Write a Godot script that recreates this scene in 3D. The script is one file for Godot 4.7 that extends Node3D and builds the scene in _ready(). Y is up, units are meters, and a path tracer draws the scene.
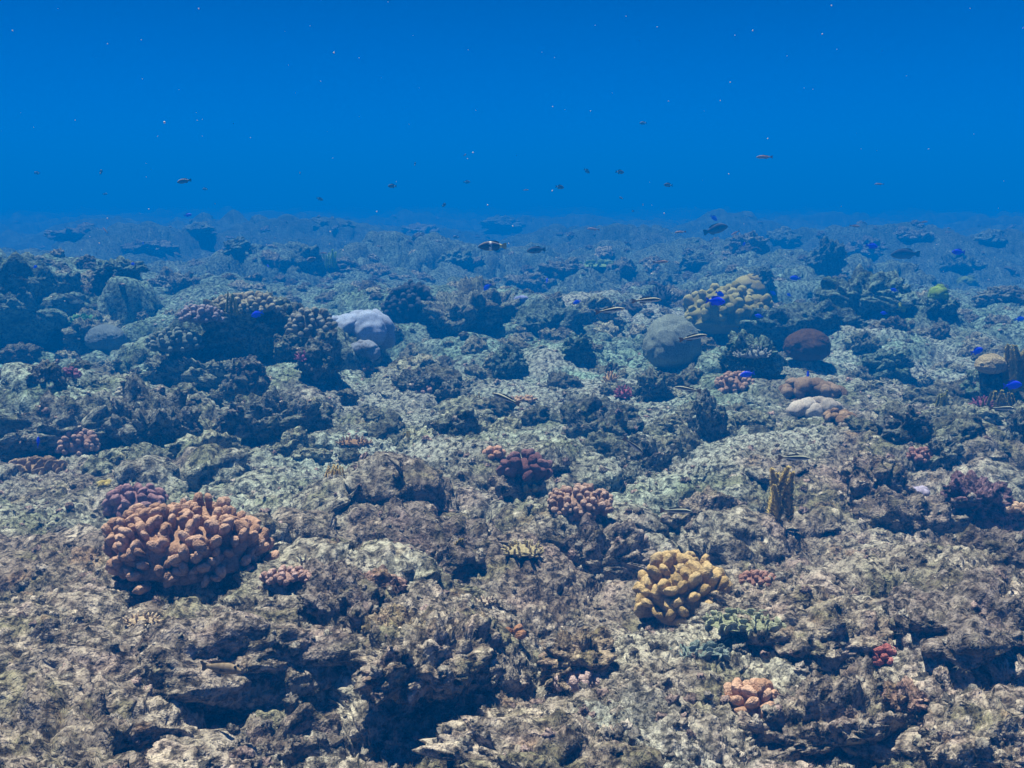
extends Node3D
# An underwater reef: y is up, the camera looks along -z, units are metres.

const DENSE := 0.56          # half angle of the finely modelled sector of sea floor
const WIDE := 1.12
const N_DENSE := 800
const N_SIDE := 70           # columns on each side of the fine sector
const R0 := 0.55
const R1 := 75.0

var rng := RandomNumberGenerator.new()
var angles := PackedFloat32Array()
var radii := PackedFloat32Array()
var P := PackedVector3Array()     # the sea floor's points, row by row
var Nn := PackedVector3Array()
var n_cols := 0
var n_rows := 0
var nz_low: FastNoiseLite
var nz_rock: FastNoiseLite
var nz_a: FastNoiseLite
var nz_b: FastNoiseLite
var nz_c: FastNoiseLite
var nz_d: FastNoiseLite
var nz_pit: FastNoiseLite
var nz_mask: FastNoiseLite
var nz_tint: FastNoiseLite
var nz_spot: FastNoiseLite
var mounds := []

# ------------------------------------------------------------------ small helpers

func noise(kind: int, freq: float, sd: int, octaves := 1, gain := 0.5) -> FastNoiseLite:
	var n := FastNoiseLite.new()
	n.noise_type = kind
	n.frequency = freq
	n.seed = sd
	n.fractal_type = FastNoiseLite.FRACTAL_FBM if octaves > 1 else FastNoiseLite.FRACTAL_NONE
	n.fractal_octaves = octaves
	n.fractal_gain = gain
	return n

func obj(called: String, mesh: Mesh, mat: Material, parent: Node = self) -> MeshInstance3D:
	var o := MeshInstance3D.new()
	o.name = called
	o.mesh = mesh
	o.material_override = mat
	parent.add_child(o, true)
	return o

func tag(o: Node, label: String, category: String, group := "") -> void:
	o.set_meta("label", label)
	o.set_meta("category", category)
	if group:
		o.set_meta("group", group)

func noise_tex(n: FastNoiseLite, size: int, ramp := [], seamless := true) -> NoiseTexture2D:
	var t := NoiseTexture2D.new()
	t.width = size
	t.height = size
	t.seamless = seamless
	t.seamless_blend_skirt = 0.15
	t.noise = n
	if ramp.size():
		var g := Gradient.new()
		g.offsets = PackedFloat32Array(ramp.map(func(p): return p[0]))
		g.colors = PackedColorArray(ramp.map(func(p): return p[1]))
		t.color_ramp = g
	return t

func grey(v: float) -> Color:
	return Color(v, v, v)

# ------------------------------------------------------------------ the sea floor

func mound_at(x: float, z: float, m: Array, wob: float) -> float:
	# m = x, z, half width, half depth, turn, height, steepness
	var dx: float = x - m[0]
	var dz: float = z - m[1]
	var c: float = m[7]
	var s: float = m[8]
	var a: float = (dx * c + dz * s) / m[2]
	var b: float = (dz * c - dx * s) / m[3]
	var t: float = sqrt(a * a + b * b) + wob * 0.35
	if t >= 1.0:
		return 0.0
	var k: float = m[6]
	t = clampf((1.0 - t) / k, 0.0, 1.0)
	return m[5] * t * t * (3.0 - 2.0 * t)

func coarse(x: float, z: float, near: Array) -> float:
	var r := sqrt(x * x + z * z)
	var far := clampf((r - 4.0) / 10.0, 0.0, 1.0)
	var h := nz_low.get_noise_2d(x, z) * (0.08 + 0.50 * far)
	var wob := nz_rock.get_noise_2d(x * 1.7, z * 1.7)
	for m in near:
		h += mound_at(x, z, m, wob)
	var rk := nz_rock.get_noise_2d(x, z)
	var mask := clampf(0.5 + 1.3 * nz_mask.get_noise_2d(x, z), 0.12, 1.0)
	h += (absf(rk) - 0.22) * 0.17 * mask * (1.0 + 0.9 * far)
	h -= 0.02 * maxf(0.0, r - 12.0) * 0.6
	return h

func silty(x: float, z: float) -> float:
	# the open flats where silt has settled
	var f := 0.0
	for q in FLATS:
		f = maxf(f, 1.0 - pow((x - q[0]) / q[2], 2.0) - pow((z - q[1]) / q[3], 2.0))
	return smoothstep(0.0, 0.45, f)

func band(row0: int, row1: int) -> Array:
	# heights of rows row0 .. row1 - 1, displaced sideways so that lumps swell over the clefts between them
	var near := []
	for m in mounds:
		var mr: float = sqrt(m[0] * m[0] + m[1] * m[1])
		var reach: float = maxf(m[2], m[3]) * 1.4 + 0.3
		if radii[row0] - reach < mr and radii[row1 - 1] + reach > mr:
			near.append(m)
	var ra := maxi(row0 - 1, 0)
	var rb := mini(row1 + 1, n_rows)
	var rows := rb - ra
	var H := PackedFloat32Array()
	H.resize(rows * n_cols)
	var F := PackedFloat32Array()
	F.resize(rows * n_cols)
	for i in rows:
		var r := radii[ra + i]
		var fa := clampf(2.2 - r * 0.09, 0.0, 1.0)
		var fb := clampf(2.2 - r * 0.12, 0.0, 1.0)
		var fc := clampf(1.6 - r * 0.25, 0.0, 1.0)
		for j in n_cols:
			var x := sin(angles[j]) * r
			var z := -cos(angles[j]) * r
			var h := coarse(x, z, near)
			var flat := 1.0 - 0.65 * silty(x, z)
			var mask := flat * clampf(0.55 + 1.2 * nz_mask.get_noise_2d(x * 2.3 + 40.0, z * 2.3), 0.15, 1.0)
			var a := nz_a.get_noise_3d(x, h * 0.6, z)
			h += (absf(a) - 0.25) * 0.15 * mask * (0.35 + 0.65 * fa)
			var pit := nz_pit.get_noise_2d(x, z)
			if pit < -0.82 and r < 12.0:
				h -= clampf((-0.82 - pit) * 5.0, 0.0, 1.0) * 0.04 * mask
			H[i * n_cols + j] = h
			var f := 0.0
			if fb > 0.0:
				var b := nz_b.get_noise_3d(x, h, z)
				f += (absf(b) - 0.25) * 0.042 * fb * (0.4 + 0.6 * mask)
			if fc > 0.0:
				var c := nz_c.get_noise_3d(x, h, z)
				f += (absf(c) - 0.25) * 0.014 * fc
				f += nz_d.get_noise_3d(x, h, z) * 0.0035 * fc
			F[i * n_cols + j] = f
	var pts := PackedVector3Array()
	pts.resize((row1 - row0) * n_cols)
	var k := 0
	for row in range(row0, row1):
		var i := row - ra
		var iu := mini(i + 1, rows - 1)
		var id := maxi(i - 1, 0)
		var r := radii[row]
		var dr := radii[ra + iu] - radii[ra + id]
		var push := 0.032 * clampf(1.6 - r * 0.05, 0.3, 1.0)
		for j in n_cols:
			var jl := maxi(j - 1, 0)
			var jr := mini(j + 1, n_cols - 1)
			var hr := (H[iu * n_cols + j] - H[id * n_cols + j]) / dr
			var ht := (H[i * n_cols + jr] - H[i * n_cols + jl]) / ((angles[jr] - angles[jl]) * r)
			hr = clampf(hr, -1.3, 1.3)
			ht = clampf(ht, -1.3, 1.3)
			var s := sin(angles[j])
			var c := cos(angles[j])
			var inv := 1.0 / sqrt(1.0 + hr * hr + ht * ht)
			var f := F[i * n_cols + j] * inv
			# outward (-z) is +r ; tangent is (c, 0, s)
			var mr := r - hr * (push + f)
			var mt := -ht * (push + f)
			pts[k] = Vector3(s * mr + c * mt, H[i * n_cols + j] + f, -c * mr + s * mt)
			k += 1
	return pts

func build_floor() -> void:
	for i in N_SIDE:
		angles.append(lerpf(-WIDE, -DENSE, float(i) / N_SIDE))
	for i in N_DENSE:
		angles.append(lerpf(-DENSE, DENSE, float(i) / (N_DENSE - 1)))
	for i in N_SIDE:
		angles.append(lerpf(DENSE, WIDE, float(i + 1) / N_SIDE))
	var r := R0
	while r < R1:
		radii.append(r)
		r *= 1.0 + (0.0105 if r < 1.0 else 0.0036 if r < 6.0 else lerpf(0.0036, 0.011, clampf((r - 6.0) / 20.0, 0.0, 1.0)))
	n_cols = angles.size()
	n_rows = radii.size()
	var step := 24
	var n := ceili(float(n_rows) / step)
	var parts := []
	parts.resize(n)
	var lock := Mutex.new()
	var task := WorkerThreadPool.add_group_task(func(b: int):
		var pts = band(b * step, mini((b + 1) * step, n_rows))
		lock.lock()
		parts[b] = pts
		lock.unlock(), n)
	WorkerThreadPool.wait_for_group_task_completion(task)
	for p in parts:
		P.append_array(p)

func floor_arrays() -> Array:
	Nn.resize(P.size())
	var cols := PackedColorArray()
	cols.resize(P.size())
	var n := n_rows
	var parts := []
	parts.resize(n)
	var lock := Mutex.new()
	var task := WorkerThreadPool.add_group_task(func(i: int):
		var out = tint_row(i)
		lock.lock()
		parts[i] = out
		lock.unlock(), n)
	WorkerThreadPool.wait_for_group_task_completion(task)
	var nn := PackedVector3Array()
	var cc := PackedColorArray()
	for p in parts:
		nn.append_array(p[0])
		cc.append_array(p[1])
	Nn = nn
	var idx := PackedInt32Array()
	idx.resize((n_rows - 1) * (n_cols - 1) * 6)
	var k := 0
	for i in n_rows - 1:
		for j in n_cols - 1:
			var a := i * n_cols + j
			idx[k] = a
			idx[k + 1] = a + n_cols
			idx[k + 2] = a + 1
			idx[k + 3] = a + 1
			idx[k + 4] = a + n_cols
			idx[k + 5] = a + n_cols + 1
			k += 6
	return [cc, idx]

const FLATS := [[0.0, -3.9, 0.85, 0.8], [0.62, -3.0, 0.4, 0.45], [1.9, -4.6, 0.9, 1.0], [-0.4, -2.9, 0.5, 0.28], [0.9, -6.3, 0.9, 0.9], [0.15, -1.25, 0.25, 0.14]]
const SILT := Color(0.44, 0.50, 0.47)
const STONE := Color(0.415, 0.37, 0.325)
const PALE := Color(0.78, 0.70, 0.61)
const DUSK := Color(0.16, 0.13, 0.115)
const MAUVE := Color(0.56, 0.43, 0.42)
const OLIVE := Color(0.22, 0.22, 0.12)
const FAR_DIM := Color(0.34, 0.40, 0.46)
const WATER_TINT := Color(0.52, 0.96, 0.93)
const RUST := Color(0.34, 0.22, 0.14)

func stone_tint(p: Vector3) -> Color:
	# what grows on the rock: turf, coralline crusts, bare pale limestone
	var c := STONE
	var t := nz_tint.get_noise_3dv(p * 0.55)
	c = c.lerp(PALE, smoothstep(0.0, 0.5, t) * 0.5)
	c = c.lerp(DUSK, smoothstep(0.0, 0.45, -t) * 0.55)
	var t2 := nz_tint.get_noise_3dv(p * 1.9 + Vector3(31, 7, 5))
	c = c.lerp(OLIVE, smoothstep(0.08, 0.45, t2) * 0.65)
	c = c.lerp(MAUVE, smoothstep(0.18, 0.5, -t2) * 0.45)
	var s := nz_spot.get_noise_3dv(p)
	c = c.lerp(PALE, smoothstep(0.25, 0.55, s) * 0.75)
	c = c.lerp(DUSK, smoothstep(0.12, 0.42, -s) * 0.8)
	var s2 := nz_spot.get_noise_3dv(p * 0.43 + Vector3(3, 17, 9))
	c = c.lerp(RUST, smoothstep(0.35, 0.6, s2) * 0.5)
	# underwater loss of red with distance, painted into the rock colour
	c = c.lerp(c * WATER_TINT, clampf((-p.z - 1.5 + t * 1.6) / 3.4, 0.0, 1.0))
	# beyond, dark coral cover mixed with dimming painted in for distance
	c = c.lerp(c * FAR_DIM, clampf((-p.z - 6.0 + t * 5.0) / 7.0, 0.0, 1.0))
	return c

func tint_row(i: int) -> Array:
	var nn := PackedVector3Array()
	nn.resize(n_cols)
	var cc := PackedColorArray()
	cc.resize(n_cols)
	var iu := mini(i + 1, n_rows - 1)
	var id := maxi(i - 1, 0)
	for j in n_cols:
		var jl := maxi(j - 1, 0)
		var jr := mini(j + 1, n_cols - 1)
		var u := P[iu * n_cols + j] - P[id * n_cols + j]
		var v := P[i * n_cols + jr] - P[i * n_cols + jl]
		nn[j] = v.cross(u).normalized()
		var p := P[i * n_cols + j]
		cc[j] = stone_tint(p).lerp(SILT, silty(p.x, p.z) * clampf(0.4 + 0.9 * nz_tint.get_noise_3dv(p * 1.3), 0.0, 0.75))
	return [nn, cc]

# ------------------------------------------------------------------ materials

var M := {}

func make_materials() -> void:
	var grain := noise_tex(noise(FastNoiseLite.TYPE_SIMPLEX_SMOOTH, 0.018, 11, 6, 0.68), 1024, [
		[0.24, grey(0.26)], [0.42, Color(0.66, 0.65, 0.64)], [0.56, Color(0.95, 0.94, 0.93)], [0.8, Color(1.0, 1.0, 0.98)]])
	var speck := noise_tex(noise(FastNoiseLite.TYPE_CELLULAR, 0.03, 5, 3), 1024, [
		[0.08, grey(0.45)], [0.22, grey(0.80)], [0.45, grey(0.96)], [0.7, Color(1.0, 1.0, 0.98)]])
	var bumps := noise_tex(noise(FastNoiseLite.TYPE_SIMPLEX_SMOOTH, 0.02, 23, 6, 0.66), 1024)
	var m := StandardMaterial3D.new()
	m.resource_name = "reef_rock"
	m.vertex_color_use_as_albedo = true
	m.albedo_texture = grain
	m.uv1_triplanar = true
	m.uv1_world_triplanar = true
	m.uv1_scale = Vector3.ONE * 1.9
	m.uv1_triplanar_sharpness = 4.0
	m.detail_enabled = true
	m.detail_albedo = speck
	m.detail_blend_mode = BaseMaterial3D.BLEND_MODE_MUL
	m.detail_uv_layer = BaseMaterial3D.DETAIL_UV_2
	m.uv2_triplanar = true
	m.uv2_world_triplanar = true
	m.uv2_scale = Vector3.ONE * 5.3
	m.uv2_triplanar_sharpness = 4.0
	m.heightmap_enabled = true
	m.heightmap_texture = bumps
	m.heightmap_scale = 1.15
	m.roughness = 0.95
	m.metallic_specular = 0.2
	M.rock = m
	for v in [["dark_rock", Color(0.88, 0.88, 0.90)], ["pink_rock", Color(1.0, 0.90, 0.90)], ["cream_rock", Color(1.0, 0.97, 0.90)], ["purple_rock", Color(0.76, 0.66, 0.78)], ["light_water_tint_rock", Color(0.84, 0.93, 0.94)], ["mid_water_tint_rock", Color(0.76, 0.86, 0.88)], ["water_tint_rock", Color(0.82, 0.95, 0.92)], ["dark_water_tint_rock", Color(0.68, 0.88, 0.87)]]:  # the last variants paint the water's blue-green tint onto distant rock
		var c: StandardMaterial3D = m.duplicate()
		c.resource_name = v[0]
		c.albedo_color = v[1]
		M[v[0]] = c
	M.polyp_bump = noise_tex(noise(FastNoiseLite.TYPE_CELLULAR, 0.09, 3), 512)
	M.polyp_tone = noise_tex(noise(FastNoiseLite.TYPE_SIMPLEX_SMOOTH, 0.03, 8, 4), 512, [[0.2, grey(0.72)], [0.5, grey(0.92)], [0.8, grey(1.0)]])

# ------------------------------------------------------------------ shapes

func blob(n: int, shape: Callable, tint = null) -> ArrayMesh:
	# a closed surface: shape(direction) gives the point seen in that direction
	var at := {}
	var pts := PackedVector3Array()
	var idx := PackedInt32Array()
	for face in 6:
		var axis := face / 2
		var sg := 1 if face % 2 == 0 else -1
		var grid := []
		for i in n + 1:
			for j in n + 1:
				var k := Vector3i.ZERO
				k[axis] = sg * n
				k[(axis + 1) % 3] = 2 * i - n
				k[(axis + 2) % 3] = (2 * j - n) * sg
				if not at.has(k):
					at[k] = pts.size()
					var q := Vector3(k) / float(n)
					q = Vector3(tan(q.x * 0.785), tan(q.y * 0.785), tan(q.z * 0.785))
					pts.append(shape.call(q.normalized()))
				grid.append(at[k])
		for i in n:
			for j in n:
				var a: int = grid[i * (n + 1) + j]
				var b: int = grid[(i + 1) * (n + 1) + j]
				var c: int = grid[i * (n + 1) + j + 1]
				var d: int = grid[(i + 1) * (n + 1) + j + 1]
				idx.append_array(PackedInt32Array([a, c, b, b, c, d]))
	var nn := PackedVector3Array()
	nn.resize(pts.size())
	for t in range(0, idx.size(), 3):
		var f := (pts[idx[t + 2]] - pts[idx[t]]).cross(pts[idx[t + 1]] - pts[idx[t]])
		for q in 3:
			nn[idx[t + q]] += f
	for q in nn.size():
		nn[q] = nn[q].normalized()
	var arr := []
	arr.resize(Mesh.ARRAY_MAX)
	arr[Mesh.ARRAY_VERTEX] = pts
	arr[Mesh.ARRAY_NORMAL] = nn
	arr[Mesh.ARRAY_INDEX] = idx
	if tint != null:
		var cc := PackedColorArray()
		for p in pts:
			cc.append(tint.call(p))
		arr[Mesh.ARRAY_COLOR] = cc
	var m := ArrayMesh.new()
	m.add_surface_from_arrays(Mesh.PRIMITIVE_TRIANGLES, arr)
	return m

func rock_mesh(sd: int, n: int, flat: float, rough: float, tone: Color) -> ArrayMesh:
	# about one metre across and `flat` metres high
	var big := noise(FastNoiseLite.TYPE_SIMPLEX_SMOOTH, 1.3, sd, 2)
	var mid := noise(FastNoiseLite.TYPE_SIMPLEX_SMOOTH, 2.6, sd + 1, 2)
	var small := noise(FastNoiseLite.TYPE_SIMPLEX_SMOOTH, 7.0, sd + 2, 2)
	var fine := noise(FastNoiseLite.TYPE_SIMPLEX_SMOOTH, 21.0, sd + 3, 2)
	var off := Vector3(sd * 1.7, sd * 0.9, sd * 2.3)
	return blob(n, func(d: Vector3) -> Vector3:
		var e := Vector3(d.x, d.y * flat, d.z) * 0.46
		var ne := Vector3(d.x, d.y / flat, d.z).normalized()
		e += d * 0.20 * flat * big.get_noise_3dv(e) + Vector3(big.get_noise_3dv(e + off), 0, big.get_noise_3dv(e - off)) * 0.16
		e += ne * (absf(mid.get_noise_3dv(e)) - 0.22) * 0.26 * rough
		e += ne * (absf(small.get_noise_3dv(e)) - 0.22) * 0.085 * rough
		e += ne * (absf(fine.get_noise_3dv(e)) - 0.2) * 0.030 * rough
		return e,
		func(p: Vector3) -> Color:
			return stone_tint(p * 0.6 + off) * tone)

func lobe_mesh(kind: String, sd: int, n: int) -> ArrayMesh:
	# one knob of a coral: its base is sunk at y = 0, its tip near y = 2
	var nz := noise(FastNoiseLite.TYPE_SIMPLEX_SMOOTH, 1.1, sd, 2)
	var r := RandomNumberGenerator.new()
	r.seed = sd
	var bend := r.randf_range(-0.35, 0.35)
	var wide := r.randf_range(1.15, 2.15)
	var kink := r.randf_range(-0.5, 0.5)
	return blob(n, func(d: Vector3) -> Vector3:
		var p := d
		var blunt := pow(maxf(sqrt(maxf(0.0, 1.0 - d.y * d.y)), 0.12), -0.42)
		var up := clampf(d.y * 0.5 + 0.5, 0.0, 1.0)
		var g := 1.0 + 0.16 * nz.get_noise_3dv(d * 1.2)
		match kind:
			"club":
				var w := lerpf(0.45, 0.66, smoothstep(0.1, 0.8, up))
				p = Vector3(d.x * w * wide * blunt, d.y * 1.02, d.z * w * blunt)
				p.z += kink * 0.35 * p.x * p.x
			"knob":
				p = Vector3(d.x * 0.68 * blunt, d.y * 0.95, d.z * 0.62 * blunt)
			"finger":
				var w := lerpf(0.34, 0.27, up)
				p = Vector3(d.x * w * blunt, d.y * 1.12, d.z * w * blunt)
			"plate":
				var w := lerpf(0.5, 1.15, smoothstep(0.2, 0.95, up))
				p = Vector3(d.x * w, d.y * 1.0, d.z * 0.24)
				p.z += kink * 1.4 * d.x * d.x * up
			"dome":
				p = Vector3(d.x * 1.1, d.y * 0.75, d.z)
		p *= g
		p.x += bend * up * up * 0.6
		p.y += 1.0
		return p,
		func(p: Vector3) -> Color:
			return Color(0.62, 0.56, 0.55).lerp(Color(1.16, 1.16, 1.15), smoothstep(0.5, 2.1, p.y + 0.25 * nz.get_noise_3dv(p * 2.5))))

var lobe_kinds := {}

func lobes_of(kind: String, n: int) -> Array:
	var key := kind + str(n)
	if not lobe_kinds.has(key):
		var made := []
		for k in 5:
			made.append(lobe_mesh(kind, 50 + k * 7, n))
		lobe_kinds[key] = made
	return lobe_kinds[key]

func coral_mat(c: Color, polyps: float, depth: float) -> StandardMaterial3D:
	var m := StandardMaterial3D.new()
	m.albedo_color = c
	m.vertex_color_use_as_albedo = true
	m.albedo_texture = M.polyp_tone
	m.uv1_triplanar = true
	m.uv1_world_triplanar = true
	m.uv1_scale = Vector3.ONE * polyps
	m.heightmap_enabled = true
	m.heightmap_texture = M.polyp_bump
	m.heightmap_scale = depth
	m.roughness = 0.85
	m.metallic_specular = 0.25
	return m

func root_at(called: String, at: Vector3, turn := 0.0) -> Node3D:
	var o := Node3D.new()
	o.name = called
	o.position = at
	o.rotation.y = turn
	add_child(o, true)
	return o

func lobed(called: String, at: Vector3, half: Vector3, count: int, kind: String, size: float, col: Color, label: String, category: String, opt := {}) -> Node3D:
	# a coral head: knobs set all over a dome of the given half extents
	var o := root_at(called, at - Vector3(0, half.y * opt.get("sink", -0.1), 0), opt.get("turn", 0.0))
	o.rotation.z = opt.get("lean", 0.0)
	o.rotation.x = opt.get("pitch", 0.0)
	tag(o, label, category, opt.get("group", ""))
	keep_clear.append([at, maxf(half.x, half.z) * 1.15])
	var r := RandomNumberGenerator.new()
	r.seed = hash(label)
	var pol: float = opt.get("polyps", 9.0)
	var mats := []
	var vary: float = opt.get("vary", 0.10)
	for k in 3:
		mats.append(coral_mat(col.lightened(vary * 0.6 * k) if k else col.darkened(vary), pol, opt.get("depth", 0.22)))
	var nz := noise(FastNoiseLite.TYPE_SIMPLEX_SMOOTH, 1.6, hash(label) % 1000, 2)
	var lump: float = opt.get("lump", 0.18)
	var inner: Vector3 = half - Vector3.ONE * size * opt.get("gap", 1.15)
	inner = inner.max(half * 0.35)
	obj("core", blob(10, func(d: Vector3) -> Vector3:
		return d * inner * (1.0 + lump * nz.get_noise_3dv(d)) * Vector3(1, 1 if d.y > 0 else 0.5, 1)), mats[0], o)
	var meshes := lobes_of(kind, opt.get("n", 7))
	var low: float = opt.get("low", -0.12)
	for k in count:
		var y := lerpf(1.0, low, (k + 0.5) / count)
		var a := k * 2.39996 + r.randf_range(-0.25, 0.25)
		var ring := sqrt(maxf(0.0, 1.0 - y * y))
		var d := Vector3(cos(a) * ring, y, sin(a) * ring)
		var g := 1.0 + lump * nz.get_noise_3dv(d)
		var out := (d / half).normalized().lerp(Vector3.UP, opt.get("rise", 0.2)).normalized()
		out = (out + Vector3(r.randf_range(-0.18, 0.18), 0, r.randf_range(-0.18, 0.18))).normalized()
		var s := size * r.randf_range(0.78, 1.25)
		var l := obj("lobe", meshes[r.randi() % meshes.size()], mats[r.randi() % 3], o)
		var b := Basis(Quaternion(Vector3.UP, out)) * Basis(Vector3.UP, r.randf_range(0, TAU))
		var tall: float = opt.get("tall", 1.0)
		l.transform = Transform3D(b.scaled_local(Vector3(s, s * tall, s)), d * half * g - out * s * 1.75 * tall)
	return o

func rock(called: String, kind: int, at: Vector3, size: Vector3, turn: float, label: String, opt := {}) -> MeshInstance3D:
	var tall := size.y / maxf(size.x, size.z)
	var o: MeshInstance3D = rocks[kind % 6 + (6 if tall > 0.62 else 0)].duplicate()
	o.name = called
	add_child(o, true)
	o.position = at + Vector3(0, size.y * opt.get("lift", 0.12), 0)
	o.basis = (Basis(Vector3.UP, turn) * Basis(Vector3.BACK, opt.get("lean", 0.0)) * Basis(Vector3.RIGHT, opt.get("pitch", 0.0))).scaled_local(size * Vector3(1.1, 1.15 if tall > 0.62 else 1.7, 1.1))
	if opt.has("mat"):
		o.material_override = opt.mat
	tag(o, label, opt.get("category", "rock"), opt.get("group", ""))
	if at.length() < 4.2:
		near_rocks.append(o)
	if at.length() < 2.7:  # farther rocks swap to colours with the water haze painted in
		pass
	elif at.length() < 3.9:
		o.material_override = M.light_water_tint_rock if not opt.has("mat") else M.mid_water_tint_rock if opt.mat == M.dark_rock else opt.mat
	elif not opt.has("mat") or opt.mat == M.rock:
		o.material_override = M.water_tint_rock
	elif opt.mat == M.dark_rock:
		o.material_override = M.dark_water_tint_rock
	return o

var rocks := []
var near_rocks := []
var keep_clear := []

func make_rocks() -> void:
	for k in 12:
		var o := MeshInstance3D.new()
		o.name = "rock"
		o.mesh = rock_mesh(100 + k * 13, 36 if k % 6 < 4 else 26, 0.5 if k < 6 else 0.95, 0.8 + 0.2 * (k % 3), Color(0.95, 0.95, 0.93) if k % 2 else Color(0.8, 0.79, 0.8))
		o.material_override = M.rock
		rocks.append(o)

# --------- fish: nose towards +x

func loft(stations: Array, rings: int, tint: Callable, steps := 3) -> ArrayMesh:
	# stations: x, centre height, half height, half width
	var rows := []
	for i in stations.size() - 1:
		for s in steps:
			var t := float(s) / steps
			var row := []
			for q in 4:
				var p0: float = stations[maxi(i - 1, 0)][q]
				var p1: float = stations[i][q]
				var p2: float = stations[i + 1][q]
				var p3: float = stations[mini(i + 2, stations.size() - 1)][q]
				row.append(cubic_interpolate(p1, p2, p0, p3, t))
			rows.append(row)
	rows.append(stations[-1])
	var pts := PackedVector3Array()
	var nn := PackedVector3Array()
	var cc := PackedColorArray()
	var idx := PackedInt32Array()
	for row in rows:
		for k in rings:
			var a := TAU * k / rings
			pts.append(Vector3(row[0], row[1] + sin(a) * maxf(row[2], 0.0), cos(a) * maxf(row[3], 0.0)))
			nn.append(Vector3(0, sin(a) / maxf(row[2], 0.01), cos(a) / maxf(row[3], 0.01)).normalized())
			cc.append(tint.call(row[0], sin(a), pts[-1].y))
	for i in rows.size() - 1:
		for k in rings:
			var a := i * rings + k
			var b := i * rings + (k + 1) % rings
			idx.append_array(PackedInt32Array([a, b, a + rings, b, b + rings, a + rings]))
	var arr := []
	arr.resize(Mesh.ARRAY_MAX)
	arr[Mesh.ARRAY_VERTEX] = pts
	arr[Mesh.ARRAY_NORMAL] = nn
	arr[Mesh.ARRAY_COLOR] = cc
	arr[Mesh.ARRAY_INDEX] = idx
	var m := ArrayMesh.new()
	m.add_surface_from_arrays(Mesh.PRIMITIVE_TRIANGLES, arr)
	return m

func fin_mesh(outline: Array, thick := 0.012) -> ArrayMesh:
	# a thin blade in the x-y plane, thickest along its middle
	var poly := PackedVector2Array(outline)
	var mid := Vector2.ZERO
	for p in poly:
		mid += p / poly.size()
	var st := SurfaceTool.new()
	st.begin(Mesh.PRIMITIVE_TRIANGLES)
	for s in [1.0, -1.0]:
		for i in poly.size():
			var a := poly[i]
			var b := poly[(i + 1) % poly.size()]
			st.add_vertex(Vector3(mid.x, mid.y, thick * s))
			st.add_vertex(Vector3(a.x, a.y, 0.002 * s))
			st.add_vertex(Vector3(b.x, b.y, 0.002 * s))
	st.generate_normals()
	return st.commit()

func plain_mat(c: Color, rough := 0.5, vertex := false) -> StandardMaterial3D:
	var m := StandardMaterial3D.new()
	m.albedo_color = c
	m.roughness = rough
	m.vertex_color_use_as_albedo = vertex
	return m

func fish_proto(kind: String, stations: Array, tint: Callable, fin_col: Color, fins: Dictionary, eye_at: Vector3, eye_r: float, tail_col = null) -> Node3D:
	var o := Node3D.new()
	o.name = kind
	var skin := plain_mat(Color.WHITE, 0.45, true)
	if kind == "blue_damselfish":
		skin.backlight_enabled = true
		skin.backlight = Color(0.9, 0.9, 0.9)
	obj("body", loft(stations, 12, tint), skin, o)
	var fm := plain_mat(fin_col, 0.5)
	var tm := fm if tail_col == null else plain_mat(tail_col, 0.5)
	for f in fins:
		if f == "pectoral_fin":
			for s in [1, -1]:
				var p := obj("pectoral_fin", fin_mesh(fins[f], 0.006), fm, o)
				p.position = Vector3(0.16, -0.03, s * stations[3][3] * 0.9)
				p.rotation = Vector3(0, s * 0.6, -0.4)
		else:
			obj(f, fin_mesh(fins[f]), tm if f == "tail_fin" else fm, o)
	var em := plain_mat(Color(0.02, 0.02, 0.03), 0.15)
	var es := SphereMesh.new()
	es.radius = eye_r
	es.height = eye_r * 2
	es.radial_segments = 10
	es.rings = 6
	for s in [1, -1]:
		var e := obj("eye", es, em, o)
		e.position = Vector3(eye_at.x, eye_at.y, eye_at.z * s)
	return o

var fish := {}

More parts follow.
